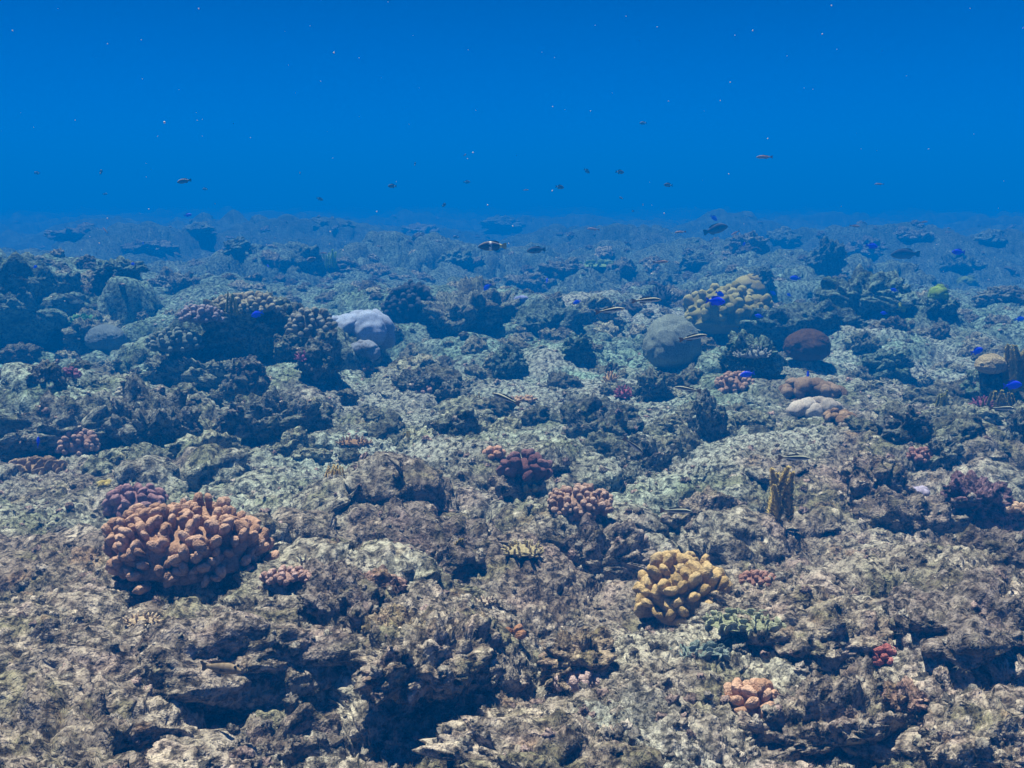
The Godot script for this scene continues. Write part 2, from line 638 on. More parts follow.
func make_fish() -> void:
	var blue := Color(0.025, 0.040, 0.95)
	var damsel := [[-0.36, 0, 0.045, 0.02], [-0.26, 0, 0.085, 0.05], [-0.1, 0, 0.17, 0.085], [0.1, 0, 0.215, 0.11], [0.28, 0, 0.17, 0.10], [0.42, -0.01, 0.085, 0.06], [0.48, -0.015, 0.02, 0.015]]
	var damsel_fins := {
		"tail_fin": [Vector2(-0.33, 0.04), Vector2(-0.48, 0.15), Vector2(-0.54, 0.14), Vector2(-0.47, 0.0), Vector2(-0.54, -0.14), Vector2(-0.48, -0.15), Vector2(-0.33, -0.04)],
		"dorsal_fin": [Vector2(0.2, 0.17), Vector2(0.08, 0.27), Vector2(-0.12, 0.26), Vector2(-0.27, 0.19), Vector2(-0.24, 0.07), Vector2(0.0, 0.15)],
		"anal_fin": [Vector2(0.0, -0.18), Vector2(-0.14, -0.25), Vector2(-0.26, -0.18), Vector2(-0.24, -0.07)],
		"pectoral_fin": [Vector2(0, 0), Vector2(-0.14, 0.05), Vector2(-0.16, -0.05)],
	}
	fish.damsel = fish_proto("blue_damselfish", damsel, func(_x, a, _y): return blue.lerp(Color(0.03, 0.07, 1.0), clampf(a, 0, 1) * 0.5), Color(0.10, 0.13, 0.90), damsel_fins, Vector3(0.33, 0.03, 0.075), 0.032)
	fish.chromis = fish_proto("dark_chromis", damsel, func(x, a, _y): return Color(0.025, 0.028, 0.035).lerp(Color(0.20, 0.16, 0.12), clampf(-a - 0.3, 0, 1)) if x > -0.25 else Color(0.3, 0.28, 0.25), Color(0.16, 0.16, 0.18), damsel_fins, Vector3(0.33, 0.03, 0.075), 0.032)
	var slim := [[-0.40, 0, 0.035, 0.015], [-0.28, 0, 0.05, 0.03], [-0.08, 0, 0.085, 0.05], [0.12, 0, 0.10, 0.06], [0.28, 0, 0.09, 0.055], [0.42, -0.01, 0.05, 0.035], [0.49, -0.015, 0.012, 0.01]]
	var slim_fins := {
		"tail_fin": [Vector2(-0.38, 0.03), Vector2(-0.50, 0.09), Vector2(-0.56, 0.08), Vector2(-0.52, 0.0), Vector2(-0.56, -0.08), Vector2(-0.50, -0.09), Vector2(-0.38, -0.03)],
		"dorsal_fin": [Vector2(0.2, 0.09), Vector2(0.05, 0.135), Vector2(-0.25, 0.09), Vector2(-0.27, 0.045), Vector2(0.0, 0.085)],
		"anal_fin": [Vector2(0.0, -0.085), Vector2(-0.14, -0.12), Vector2(-0.26, -0.08), Vector2(-0.26, -0.045)],
		"pectoral_fin": [Vector2(0, 0), Vector2(-0.10, 0.03), Vector2(-0.11, -0.03)],
	}
	fish.orange = fish_proto("orange_basslet", slim, func(_x, a, _y): return Color(0.30, 0.19, 0.13).lerp(Color(0.46, 0.34, 0.29), clampf(-a, 0, 1)), Color(0.55, 0.36, 0.28), slim_fins, Vector3(0.36, 0.02, 0.04), 0.02)
	var thin := []
	for s in slim:
		thin.append([s[0], s[1], s[2] * 0.82, s[3] * 0.9])
	fish.wrasse = fish_proto("striped_wrasse", thin, func(x, a, _y):
		if a > 0.93: return Color(0.07, 0.07, 0.06)
		if a > 0.62: return Color(0.55, 0.57, 0.40)
		if a > -0.25: return Color(0.008, 0.010, 0.014)
		return Color(0.50, 0.56, 0.58) if x > -0.30 else Color(0.42, 0.30, 0.17),
		Color(0.30, 0.30, 0.28), slim_fins, Vector3(0.36, 0.012, 0.036), 0.018, Color(0.50, 0.36, 0.22))
	var deep := [[-0.36, 0, 0.05, 0.02], [-0.26, 0, 0.09, 0.05], [-0.08, 0, 0.15, 0.08], [0.12, 0, 0.17, 0.09], [0.28, -0.005, 0.14, 0.08], [0.42, -0.02, 0.08, 0.05], [0.49, -0.03, 0.02, 0.015]]
	var deep_fins := damsel_fins.duplicate()
	deep_fins.dorsal_fin = [Vector2(0.22, 0.13), Vector2(0.12, 0.185), Vector2(-0.14, 0.19), Vector2(-0.26, 0.13), Vector2(-0.24, 0.06), Vector2(0.0, 0.12)]
	deep_fins.anal_fin = [Vector2(0.0, -0.13), Vector2(-0.14, -0.18), Vector2(-0.26, -0.12), Vector2(-0.24, -0.06)]
	deep_fins.tail_fin = [Vector2(-0.33, 0.05), Vector2(-0.46, 0.11), Vector2(-0.52, 0.10), Vector2(-0.51, -0.10), Vector2(-0.46, -0.11), Vector2(-0.33, -0.05)]
	fish.banded = fish_proto("banded_wrasse", deep, func(x, _a, _y):
		if x > 0.02 and x < 0.10: return Color(0.82, 0.82, 0.78)
		if x < -0.26: return Color(0.62, 0.55, 0.10)
		return Color(0.012, 0.014, 0.022),
		Color(0.03, 0.03, 0.05), deep_fins, Vector3(0.35, 0.02, 0.066), 0.026, Color(0.66, 0.58, 0.12))
	fish.dusky = fish_proto("dusky_fish", deep, func(_x, a, _y): return Color(0.016, 0.017, 0.02).lerp(Color(0.07, 0.065, 0.06), clampf(-a, 0, 1)), Color(0.035, 0.035, 0.04), deep_fins, Vector3(0.35, 0.02, 0.066), 0.026)
	fish.blenny = fish_proto("brown_blenny", slim, func(x, a, _y): return Color(0.20, 0.15, 0.09).lerp(Color(0.34, 0.27, 0.17), clampf(sin(x * 40.0) * 0.5 + 0.2 * a, 0, 1)), Color(0.26, 0.21, 0.14), slim_fins, Vector3(0.40, 0.055, 0.032), 0.026)

func swim(kind: String, at: Vector3, length: float, heading: float, pitch: float, label: String, category: String, group := "", roll := 0.0) -> Node3D:
	var o: Node3D = fish[kind].duplicate()
	o.name = str(fish[kind].name)
	add_child(o, true)
	o.position = at
	o.basis = (Basis(Vector3.UP, deg_to_rad(heading)) * Basis(Vector3.BACK, deg_to_rad(pitch)) * Basis(Vector3.RIGHT, deg_to_rad(roll))).scaled_local(Vector3.ONE * length)
	tag(o, label, category, group)
	return o

# --------- soft growth

func frond_mesh(sd: int, leaves: int, leaf: float) -> ArrayMesh:
	# one metre tall stalk beset with small leaves
	var r := RandomNumberGenerator.new()
	r.seed = sd
	var st := SurfaceTool.new()
	st.begin(Mesh.PRIMITIVE_TRIANGLES)
	var sway := Vector3(r.randf_range(-0.16, 0.16), 0, r.randf_range(-0.16, 0.16))
	var spine := func(t: float) -> Vector3: return Vector3(0, t, 0) + sway * t * t
	for i in 8:
		var a: Vector3 = spine.call(i / 8.0)
		var b: Vector3 = spine.call((i + 1) / 8.0)
		var w0 := lerpf(0.022, 0.008, i / 8.0)
		var w1 := lerpf(0.022, 0.008, (i + 1) / 8.0)
		for k in 5:
			var u := Vector3(cos(TAU * k / 5), 0, sin(TAU * k / 5))
			var v := Vector3(cos(TAU * (k + 1) / 5), 0, sin(TAU * (k + 1) / 5))
			for p in [a + u * w0, b + u * w1, a + v * w0, a + v * w0, b + u * w1, b + v * w1]:
				st.set_color(Color(0.11, 0.10, 0.05))
				st.add_vertex(p)
	for i in leaves:
		var t := r.randf() ** 0.8
		var at: Vector3 = spine.call(t)
		var a := r.randf() * TAU
		var len := leaf * r.randf_range(0.6, 1.2) * (1.15 - 0.6 * t)
		var out := Vector3(cos(a), r.randf_range(0.5, 1.5), sin(a)).normalized()
		var side := out.cross(Vector3.UP).normalized() * len * 0.14
		var c := Color(0.34, 0.30, 0.13).lerp(Color(0.56, 0.50, 0.26), r.randf())
		for p in [at - side, at + out * len * 0.6 + side * 1.5, at + side, at - side, at + out * len, at + out * len * 0.6 + side * 1.5]:
			st.set_color(c)
			st.add_vertex(p)
	st.generate_normals()
	return st.commit()

var fronds := []

func weed(called: String, at: Vector3, height: float, spread: float, count: int, col: Color, label: String, category: String, opt := {}) -> Node3D:
	var o := root_at(called, at - Vector3(0, 0.008, 0))
	tag(o, label, category, opt.get("group", ""))
	var m := StandardMaterial3D.new()
	m.albedo_color = col
	m.vertex_color_use_as_albedo = true
	m.roughness = 0.9
	m.backlight_enabled = true
	m.backlight = Color(0.35, 0.35, 0.2)
	var r := RandomNumberGenerator.new()
	r.seed = hash(label)
	for k in count:
		var f := obj("frond", fronds[r.randi() % fronds.size()], m, o)
		var a := TAU * k / count + r.randf_range(-0.4, 0.4)
		var d := spread * r.randf_range(0.25, 1.0)
		f.position = Vector3(cos(a) * d, 0, sin(a) * d)
		var h := height * r.randf_range(0.65, 1.08)
		f.basis = (Basis(Vector3(sin(a), 0, -cos(a)), -d / height * opt.get("splay", 0.5)) * Basis(Vector3.UP, r.randf() * TAU)).scaled_local(Vector3(h * opt.get("bushy", 1.0), h, h * opt.get("bushy", 1.0)))
	return o

# --------- what nobody could count

func scatter_on_floor(called: String, mesh: Mesh, mat: Material, count: int, r_min: float, r_max: float, s_min: float, s_max: float, sink: float, cols: Array, label: String, flat: bool, patchy: float) -> void:
	var mm := MultiMesh.new()
	mm.transform_format = MultiMesh.TRANSFORM_3D
	mm.use_colors = true
	mm.mesh = mesh
	var where := []
	var tint := []
	var row_a := radii.bsearch(r_min)
	var row_b := mini(radii.bsearch(r_max), n_rows - 2)
	var tries := 0
	while where.size() < count and tries < count * 6:
		tries += 1
		var i := rng.randi_range(row_a, row_b)
		var j := rng.randi_range(1, n_cols - 2)
		var p := P[i * n_cols + j]
		var nrm := Nn[i * n_cols + j]
		if nrm.y < 0.25 or nz_mask.get_noise_2d(p.x * 3.0 + 9.0, p.z * 3.0) < patchy - rng.randf() * 0.5:
			continue
		var s := s_min * pow(s_max / s_min, rng.randf() ** 1.6)
		var up := nrm if flat else nrm.lerp(Vector3.UP, 0.5).normalized()
		var b := Basis(Quaternion(Vector3.UP, up)) * Basis(Vector3.UP, rng.randf() * TAU)
		if s_max > 0.1 and keep_clear.any(func(k): return Vector2(p.x - k[0].x, p.z - k[0].z).length() < k[1] + s * 0.7 and p.z > k[0].z - k[1]):
			continue
		where.append(Transform3D(b.scaled_local(Vector3(s * rng.randf_range(0.7, 1.4), s * rng.randf_range(0.6, 1.1), s * rng.randf_range(0.7, 1.3))), p - nrm * s * sink))
		var c: Color = cols[rng.randi() % cols.size()]
		tint.append(c * rng.randf_range(0.75, 1.2))
	for o in near_rocks if r_min < 3.0 else []:
		var arr: Array = o.mesh.surface_get_arrays(0)
		var vs: PackedVector3Array = arr[Mesh.ARRAY_VERTEX]
		var ns: PackedVector3Array = arr[Mesh.ARRAY_NORMAL]
		var wide: float = o.basis.x.length()
		for k in int(wide * wide * 0.12 * count):
			var q := rng.randi() % vs.size()
			var nrm: Vector3 = (o.basis.inverse().transposed() * ns[q]).normalized()
			if nrm.y < -0.1:
				continue
			var sz := s_min * pow(s_max / s_min, rng.randf() ** 1.6)
			var b := Basis(Quaternion(Vector3.UP, nrm)) * Basis(Vector3.UP, rng.randf() * TAU)
			where.append(Transform3D(b.scaled_local(Vector3(sz, sz * 0.9, sz)), o.transform * vs[q] - nrm * sz * sink))
			tint.append(cols[rng.randi() % cols.size()] * rng.randf_range(0.75, 1.2))
	mm.instance_count = where.size()
	for k in where.size():
		mm.set_instance_transform(k, where[k])
		mm.set_instance_color(k, tint[k])
	var o := MultiMeshInstance3D.new()
	o.name = called
	o.multimesh = mm
	o.material_override = mat
	add_child(o, true)
	o.set_meta("kind", "stuff")
	o.set_meta("label", label)
	o.set_meta("category", called.replace("_", " "))

func turf_mesh() -> ArrayMesh:
	var r := RandomNumberGenerator.new()
	r.seed = 5
	var st := SurfaceTool.new()
	st.begin(Mesh.PRIMITIVE_TRIANGLES)
	for k in 11:
		var a := r.randf() * TAU
		var at := Vector3(cos(a), 0, sin(a)) * r.randf() * 0.5
		var out := Vector3(cos(a) * 0.6 + r.randf_range(-0.4, 0.4), r.randf_range(0.5, 1.1), sin(a) * 0.6 + r.randf_range(-0.4, 0.4))
		var side := Vector3(-sin(a), 0, cos(a)) * 0.045
		for p in [at - side, at + out, at + side]:
			st.add_vertex(p)
	st.generate_normals()
	return st.commit()

func scatter() -> void:
	var tm := plain_mat(Color.WHITE, 0.95, true)
	scatter_on_floor("turf_algae", turf_mesh(), tm, 60000, 1.0, 6.5, 0.003, 0.009, 0.05,
		[Color(0.10, 0.095, 0.065), Color(0.14, 0.14, 0.10), Color(0.17, 0.165, 0.14), Color(0.21, 0.205, 0.17), Color(0.16, 0.13, 0.08)], "short dark turf algae growing over the reef rock", false, -0.25)
	var pebble := blob(4, func(d: Vector3) -> Vector3: return d * (0.5 + 0.45 * nz_tint.get_noise_3dv(d * 0.8)))
	var rm: StandardMaterial3D = M.rock
	scatter_on_floor("coral_rubble", pebble, rm, 8000, 1.0, 7.0, 0.005, 0.024, 0.1,
		[Color(0.36, 0.34, 0.31), Color(0.28, 0.26, 0.24), Color(0.50, 0.46, 0.42), Color(0.20, 0.19, 0.18), Color(0.40, 0.31, 0.30)], "loose chips of coral rubble on the reef rock", true, -0.35)
	var lump := rock_mesh(777, 14, 0.7, 0.9, Color(1.1, 1.1, 1.1))
	scatter_on_floor("reef_rubble", lump, M.water_tint_rock, 3800, 3.0, 40.0, 0.03, 0.20, -0.02,
		[Color(0.92, 0.84, 0.80), Color(0.64, 0.60, 0.58), Color(1.15, 1.05, 1.0), Color(0.48, 0.44, 0.43)], "small rocks and dead coral lumps strewn over the deeper reef", true, 0.0)
	# specks adrift in the water
	var mm := MultiMesh.new()
	mm.transform_format = MultiMesh.TRANSFORM_3D
	var sp := SphereMesh.new()
	sp.radius = 0.5
	sp.height = 1.0
	sp.radial_segments = 8
	sp.rings = 4
	mm.mesh = sp
	mm.instance_count = 220
	for k in 220:
		var d := rng.randf_range(0.9, 3.3)
		var p := Vector3(rng.randf_range(-0.62, 0.62) * d, 0.8 + rng.randf_range(-0.12, 0.24) * d, -d)
		mm.set_instance_transform(k, Transform3D(Basis().scaled(Vector3.ONE * rng.randf_range(0.0006, 0.0018) * (1.6 if k % 17 == 0 else 1.0)), p))
	var o := MultiMeshInstance3D.new()
	o.name = "drifting_specks"
	o.multimesh = mm
	o.material_override = plain_mat(Color(0.85, 0.83, 0.8), 0.9)
	add_child(o, true)
	o.set_meta("kind", "stuff")
	o.set_meta("label", "pale specks of plankton adrift in the water")
	o.set_meta("category", "plankton")

func boulder(called: String, at: Vector3, half: Vector3, col: Color, sd: int, label: String, category: String) -> MeshInstance3D:
	var nz := noise(FastNoiseLite.TYPE_SIMPLEX_SMOOTH, 0.9, sd, 2)
	var lumps := noise(FastNoiseLite.TYPE_SIMPLEX_SMOOTH, 2.4, sd + 2, 2)
	var cell := noise(FastNoiseLite.TYPE_SIMPLEX_SMOOTH, 5.5, sd + 1)
	var o := obj(called, blob(26, func(d: Vector3) -> Vector3:
		var r := 1.0 + 0.05 * nz.get_noise_3dv(d) + 0.05 * lumps.get_noise_3dv(d) + 0.03 * absf(cell.get_noise_3dv(d))
		if d.y < -0.25:
			r *= 1.0 + 0.45 * (d.y + 0.25)
		return d * r * half), coral_mat(col, 7.0, 0.9))
	o.position = at + Vector3(0, half.y * 0.5, 0)
	keep_clear.append([at, maxf(half.x, half.z) * 1.2])
	tag(o, label, category)
	return o

# ------------------------------------------------------------------ the scene

func set_mounds() -> void:
	var list := [
		# x, z, half width, half depth, turn (degrees), height, steepness
		[-0.66, -1.82, 0.55, 0.34, 8, 0.07, 0.5],     # slab at the left, under the brown coral
		[-0.55, -1.22, 0.32, 0.16, 0, 0.05, 0.7],
		[-0.15, -1.66, 0.19, 0.20, 20, 0.06, 0.7],     # round lump left of the middle
		[0.10, -1.26, 0.34, 0.18, 0, 0.05, 0.9],       # pale rock at the bottom
		[0.75, -1.60, 0.62, 0.45, -20, 0.12, 0.9],     # dark mass at the right
		[0.20, -2.30, 0.22, 0.14, 10, 0.08, 0.6],
		[-0.28, -2.35, 0.28, 0.30, 30, 0.07, 0.8],
		[-0.05, -2.85, 0.35, 0.25, 0, 0.09, 0.8],
		[0.72, -2.75, 0.45, 0.35, -25, 0.11, 0.6],
		[-1.45, -3.4, 0.45, 0.35, 0, 0.12, 0.6],
		[-1.15, -4.5, 0.6, 0.5, 0, 0.27, 0.8],      # big mound at the left
		[-0.85, -3.9, 0.35, 0.35, 0, 0.10, 0.8],
		[-3.0, -5.9, 0.95, 0.7, 10, 0.34, 0.4],        # overhang at the left edge
		[-1.9, -5.6, 0.5, 0.5, 0, 0.2, 0.5],
		[-0.25, -6.3, 1.15, 0.8, 5, 0.20, 0.8],       # long mound in the middle
		[-0.6, -5.6, 0.3, 0.3, 0, 0.14, 0.6],
		[1.9, -7.5, 0.9, 0.6, -10, 0.15, 0.6],
		[2.7, -9.0, 1.2, 0.7, 0, 0.18, 0.6],
		[-2.8, -9.5, 1.6, 1.0, 12, 0.25, 0.6],
		[-0.8, -10.5, 1.4, 0.8, 0, 0.22, 0.6],
		[0.6, -9.2, 0.9, 0.6, 0, 0.18, 0.6],
		[1.2, -5.0, 0.9, 0.9, 0, -0.10, 0.9],
		[2.2, -4.5, 1.2, 1.2, 0, -0.14, 0.9],
		# hollows
		[-0.47, -2.22, 0.12, 0.08, 0, -0.12, 0.7],      # beside the brown coral
		[-0.80, -2.02, 0.10, 0.07, 0, -0.08, 0.8],
		[0.66, -1.66, 0.14, 0.09, 15, -0.11, 0.8],      # under the right-hand slope
		[-0.52, -1.48, 0.20, 0.08, -8, -0.06, 0.9],     # below the ledge at the lower left
		[-0.22, -1.36, 0.09, 0.07, 0, -0.04, 0.9],
		[0.07, -1.62, 0.07, 0.10, 0, -0.07, 0.7],
		[0.27, -1.74, 0.13, 0.10, 0, -0.07, 0.7],       # shade below the mustard coral
		[0.60, -2.30, 0.10, 0.07, 0, -0.06, 0.9],
		[0.37, -2.42, 0.10, 0.07, -20, -0.06, 0.9],
		[0.72, -2.02, 0.09, 0.07, 30, -0.05, 0.9],
		[0.88, -1.88, 0.10, 0.07, 30, -0.05, 0.9],
	]
	for m in list:
		var a := deg_to_rad(m[4])
		mounds.append(m + [cos(a), sin(a)])

func place_rocks() -> void:
	# the nearest rocks, along the bottom of the picture
	rock("ledge_rock", 0, Vector3(-0.510, 0.053, -1.470), Vector3(0.428, 0.135, 0.270), 0.3, "broad grey ledge of rock overhanging a dark gap, below the brown coral", {"lift": 0.16, "pitch": 0.10})
	rock("ledge_rock", 3, Vector3(-0.764, 0.087, -1.504), Vector3(0.274, 0.089, 0.210), 1.3, "turf-covered ledge rock at the left edge, level with the cream coral", {"lift": 0.05})
	rock("ledge_rock", 2, Vector3(-0.575, 0.108, -1.162), Vector3(0.293, 0.089, 0.191), 2.2, "low brownish rock in the bottom left corner", {"lift": 0.0})
	rock("round_rock", 1, Vector3(-0.128, 0.066, -1.445), Vector3(0.218, 0.117, 0.171), 0.9, "rounded pitted rock above the dark gap, left of the pink crusted rock", {"lift": 0.2})
	rock("round_rock", 4, Vector3(-0.359, -0.028, -1.383), Vector3(0.197, 0.114, 0.152), 0.2, "pitted rock with a dark hole beside it, at the bottom of the picture", {"lift": 0.0})
	rock("flat_rock", 5, Vector3(0.065, 0.052, -1.240), Vector3(0.326, 0.082, 0.177), 2.8, "pale flat rock at the middle of the bottom edge", {"lift": -0.1})
	rock("pink_rock", 2, Vector3(0.103, 0.027, -1.510), Vector3(0.138, 0.090, 0.098), 4.0, "knobbly rock with pale pink crusts, left of the small orange coral", {"lift": 0.12, "mat": M.cream_rock})
	rock("broken_rock", 1, Vector3(-0.186, 0.096, -1.491), Vector3(0.128, 0.072, 0.080), 2.0, "broken rock with a bare cream top, above the rounded pitted rock", {"mat": M.cream_rock})
	rock("pink_ridge_rock", 3, Vector3(-0.239, 0.114, -1.651), Vector3(0.105, 0.060, 0.088), 3.0, "dull pink ridge of rock, right of the small white coral", {"mat": M.pink_rock, "lift": 0.05})
	rock("dark_rock", 4, Vector3(-0.178, 0.052, -2.066), Vector3(0.304, 0.108, 0.217), 5.0, "wide dark craggy rock in the middle, right of the deep hole", {"lift": 0.0, "mat": M.dark_rock})
	rock("dark_rock", 0, Vector3(-0.289, 0.104, -1.629), Vector3(0.190, 0.104, 0.156), 5.4, "dark craggy rock under the lilac-pink coral", {"lift": 0.05, "mat": M.dark_rock})
	rock("ridge_rock", 5, Vector3(0.178, -0.011, -2.110), Vector3(0.267, 0.145, 0.156), 0.1, "dark ridge of rock in front of the pinkish cauliflower coral", {"lift": 0.05, "mat": M.dark_rock})
	rock("slope_rock", 0, Vector3(0.730, 0.106, -1.522), Vector3(0.309, 0.114, 0.244), 1.1, "big dark rock on the right slope, over the dark hollow", {"lift": 0.12, "mat": M.dark_rock})
	rock("slope_rock", 2, Vector3(0.501, 0.024, -1.364), Vector3(0.282, 0.119, 0.178), 3.6, "brown turfy rock right of the small orange coral", {"lift": 0.0})
	rock("slope_rock", 3, Vector3(0.638, 0.078, -1.233), Vector3(0.229, 0.094, 0.162), 0.7, "rough rock in the bottom right corner", {"lift": 0.0})
	rock("slope_rock", 1, Vector3(0.482, 0.083, -1.569), Vector3(0.251, 0.101, 0.184), 2.5, "greenish crusted rock between the mustard coral and the red coral", {"lift": 0.0})
	rock("slope_rock", 4, Vector3(0.948, 0.090, -1.847), Vector3(0.214, 0.117, 0.175), 2.9, "shaded rock at the right edge, below the purple rock", {"mat": M.dark_rock, "lift": 0.0})
	rock("purple_pebble_rock", 5, Vector3(0.581, 0.061, -1.360), Vector3(0.077, 0.038, 0.065), 1.0, "smooth lilac-pink lump just below the red coral", {"mat": M.pink_rock})
	# between two and three metres away
	rock("purple_rock", 1, Vector3(1.134, -0.007, -2.341), Vector3(0.177, 0.152, 0.147), 0.4, "purple crusted round rock near the right edge", {"mat": M.purple_rock, "lift": 0.3})
	rock("craggy_rock", 0, Vector3(0.910, 0.023, -2.445), Vector3(0.191, 0.158, 0.153), 1.6, "craggy grey rock standing up left of the purple rock", {"lift": 0.3})
	rock("craggy_rock", 4, Vector3(0.948, 0.003, -2.303), Vector3(0.205, 0.125, 0.145), 2.6, "dark-fronted craggy rock between the upright grey rock and the purple rock", {"lift": 0.15})
	rock("knob_rock", 5, Vector3(1.216, 0.049, -2.714), Vector3(0.084, 0.090, 0.084), 0.0, "small round-topped grey knob beside the dull pink coral", {"lift": 0.3})
	rock("flat_rock", 3, Vector3(0.464, 0.018, -2.307), Vector3(0.193, 0.111, 0.145), 3.3, "pale rock with a black cleft in front, below the lowest striped wrasse", {"lift": 0.1})
	rock("flat_rock", 2, Vector3(0.419, -0.014, -2.947), Vector3(0.189, 0.110, 0.152), 4.1, "smooth grey hump right of the pinkish cauliflower coral", {"lift": 0.0})
	rock("flat_rock", 1, Vector3(0.359, -0.027, -2.809), Vector3(0.134, 0.064, 0.093), 4.4, "low dark stone under the tilted striped wrasse", {"mat": M.dark_rock})
	rock("perch_rock", 0, Vector3(0.021, -0.004, -2.630), Vector3(0.197, 0.109, 0.153), 0.9, "rock under the maroon coral", {"lift": 0.1})
	rock("perch_rock", 5, Vector3(0.293, -0.018, -3.407), Vector3(0.367, 0.168, 0.245), 2.2, "dark jagged rock below the cream tuft coral", {"lift": 0.1, "mat": M.dark_rock})
	rock("stump_rock", 3, Vector3(0.665, -0.036, -3.305), Vector3(0.116, 0.170, 0.109), 0.0, "dark upright stump of rock, left of the pale plate coral", {"lift": 0.36, "mat": M.dark_rock})
	rock("stump_rock", 2, Vector3(0.565, 0.000, -3.880), Vector3(0.143, 0.135, 0.119), 0.7, "small rough grey rock in front of the round boulder coral", {"lift": 0.2})
	rock("stone", 4, Vector3(-0.021, -0.008, -4.432), Vector3(0.153, 0.153, 0.135), 1.7, "dark stone with a white-flecked top on the open flat", {"lift": 0.3, "mat": M.dark_rock})
	rock("stone", 1, Vector3(0.307, 0.048, -4.538), Vector3(0.147, 0.138, 0.138), 2.0, "dark stone near the round boulder coral, behind the white-flecked one", {"lift": 0.25, "mat": M.dark_rock})
	rock("stone", 0, Vector3(-0.382, 0.036, -3.853), Vector3(0.165, 0.102, 0.118), 2.9, "low dark stone on the flat, right of the smooth blue-grey coral", {"lift": 0.15, "mat": M.dark_rock})
	rock("stone", 5, Vector3(-0.221, -0.010, -3.795), Vector3(0.132, 0.124, 0.116), 1.2, "dark stone with a pale foot, beside a small olive tuft", {"lift": 0.2, "mat": M.dark_rock})
	rock("stone", 3, Vector3(-0.171, 0.081, -2.928), Vector3(0.138, 0.102, 0.108), 3.9, "bluish dark rock above the dark hollow on the middle flat", {"lift": 0.1, "mat": M.dark_rock})
	rock("lit_rock", 2, Vector3(-1.182, 0.028, -3.180), Vector3(0.359, 0.203, 0.229), 2.4, "craggy sunlit rock behind the pinkish knobbed coral", {"lift": 0.15})
	rock("dark_rock", 1, Vector3(-0.780, 0.040, -3.188), Vector3(0.295, 0.170, 0.196), 0.5, "dark broken rock halfway up the left side of the flat", {"lift": 0.1, "mat": M.dark_rock})
	rock("dark_rock", 4, Vector3(-0.979, 0.064, -3.676), Vector3(0.157, 0.172, 0.135), 5.5, "dark knob of rock in front of the big coral mound", {"lift": 0.2, "mat": M.dark_rock})
	rock("crusted_rock", 5, Vector3(-1.422, 0.053, -3.070), Vector3(0.473, 0.174, 0.252), 0.8, "long crusted rock behind the tan ruffled coral", {"lift": 0.05})
	rock("crusted_rock", 0, Vector3(-1.550, 0.144, -3.275), Vector3(0.120, 0.127, 0.114), 1.9, "round dark rock with a pink coral on its right shoulder", {"lift": 0.3})
	rock("crusted_rock", 2, Vector3(-1.271, 0.069, -4.012), Vector3(0.387, 0.187, 0.245), 3.0, "pale sloping rock at the foot of the big coral mound", {"lift": 0.0})
	rock("crusted_rock", 3, Vector3(-0.745, 0.110, -3.793), Vector3(0.177, 0.177, 0.154), 4.6, "dark rock between the pink finger coral and the smooth blue-grey coral", {"lift": 0.25, "mat": M.dark_rock})
	# the mound at the left
	rock("mound_rock", 1, Vector3(-1.127, 0.154, -4.164), Vector3(0.348, 0.270, 0.200), 0.6, "tall main rock of the coral mound at the left", {"lift": 0.22})
	rock("mound_rock", 0, Vector3(-1.355, 0.131, -4.173), Vector3(0.380, 0.186, 0.186), 2.7, "lower left shoulder of the coral mound, dark underneath", {"lift": 0.15, "mat": M.dark_rock})
	rock("mound_rock", 4, Vector3(-0.928, 0.190, -4.220), Vector3(0.272, 0.187, 0.187), 3.8, "lower right shoulder of the coral mound, covered in knobs", {"lift": 0.2})
	rock("mound_rock", 2, Vector3(-1.259, 0.175, -4.338), Vector3(0.228, 0.175, 0.175), 1.9, "craggy lit rock on the left front of the coral mound", {"lift": 0.3})
	rock("mound_rock", 5, Vector3(-1.062, 0.189, -4.317), Vector3(0.244, 0.192, 0.174), 4.4, "craggy rock on the right front of the coral mound, under the blue fish", {"lift": 0.35})
	rock("mound_rock", 3, Vector3(-1.238, 0.114, -4.108), Vector3(0.250, 0.142, 0.166), 0.1, "broken rock at the dark foot of the coral mound", {"lift": 0.2})
	rock("mound_rock", 0, Vector3(-0.952, 0.129, -4.147), Vector3(0.210, 0.143, 0.168), 2.3, "rough rock at the right foot of the coral mound", {"lift": 0.2})
	rock("cliff_rock", 3, Vector3(-2.602, 0.060, -5.350), Vector3(0.970, 0.496, 0.431), 1.0, "large shadowed rock at the left edge with a cave-like dark front", {"lift": 0.25, "mat": M.dark_rock})
	rock("cliff_rock", 5, Vector3(-2.245, -0.017, -5.319), Vector3(0.355, 0.247, 0.269), 2.0, "rounded boulder right of the shadowed rock at the left edge", {"lift": 0.2})
	# the middle distance
	rock("reef_mound", 2, Vector3(-0.252, 0.067, -5.816), Vector3(0.702, 0.269, 0.468), 1.2, "pale reef mound behind the open flat, right of the dark bushy coral", {"lift": 0.1})
	rock("reef_mound", 0, Vector3(0.186, 0.000, -5.737), Vector3(0.434, 0.243, 0.347), 2.3, "dark encrusted mound at the end of the open flat", {"lift": 0.2, "mat": M.dark_rock})
	rock("reef_mound", 3, Vector3(0.453, 0.030, -5.746), Vector3(0.347, 0.231, 0.289), 3.1, "pale lumpy mound left of the round boulder coral", {"lift": 0.1})
	rock("reef_mound", 1, Vector3(0.996, 0.049, -4.125), Vector3(0.243, 0.218, 0.210), 0.9, "dark rock with a frosted white top, between the mustard coral and the brown boulder", {"lift": 0.25, "mat": M.dark_rock})
	rock("reef_mound", 4, Vector3(1.542, 0.065, -5.307), Vector3(0.588, 0.214, 0.374), 0.2, "long dark rock behind the brown boulder", {"lift": 0.15, "mat": M.dark_rock})
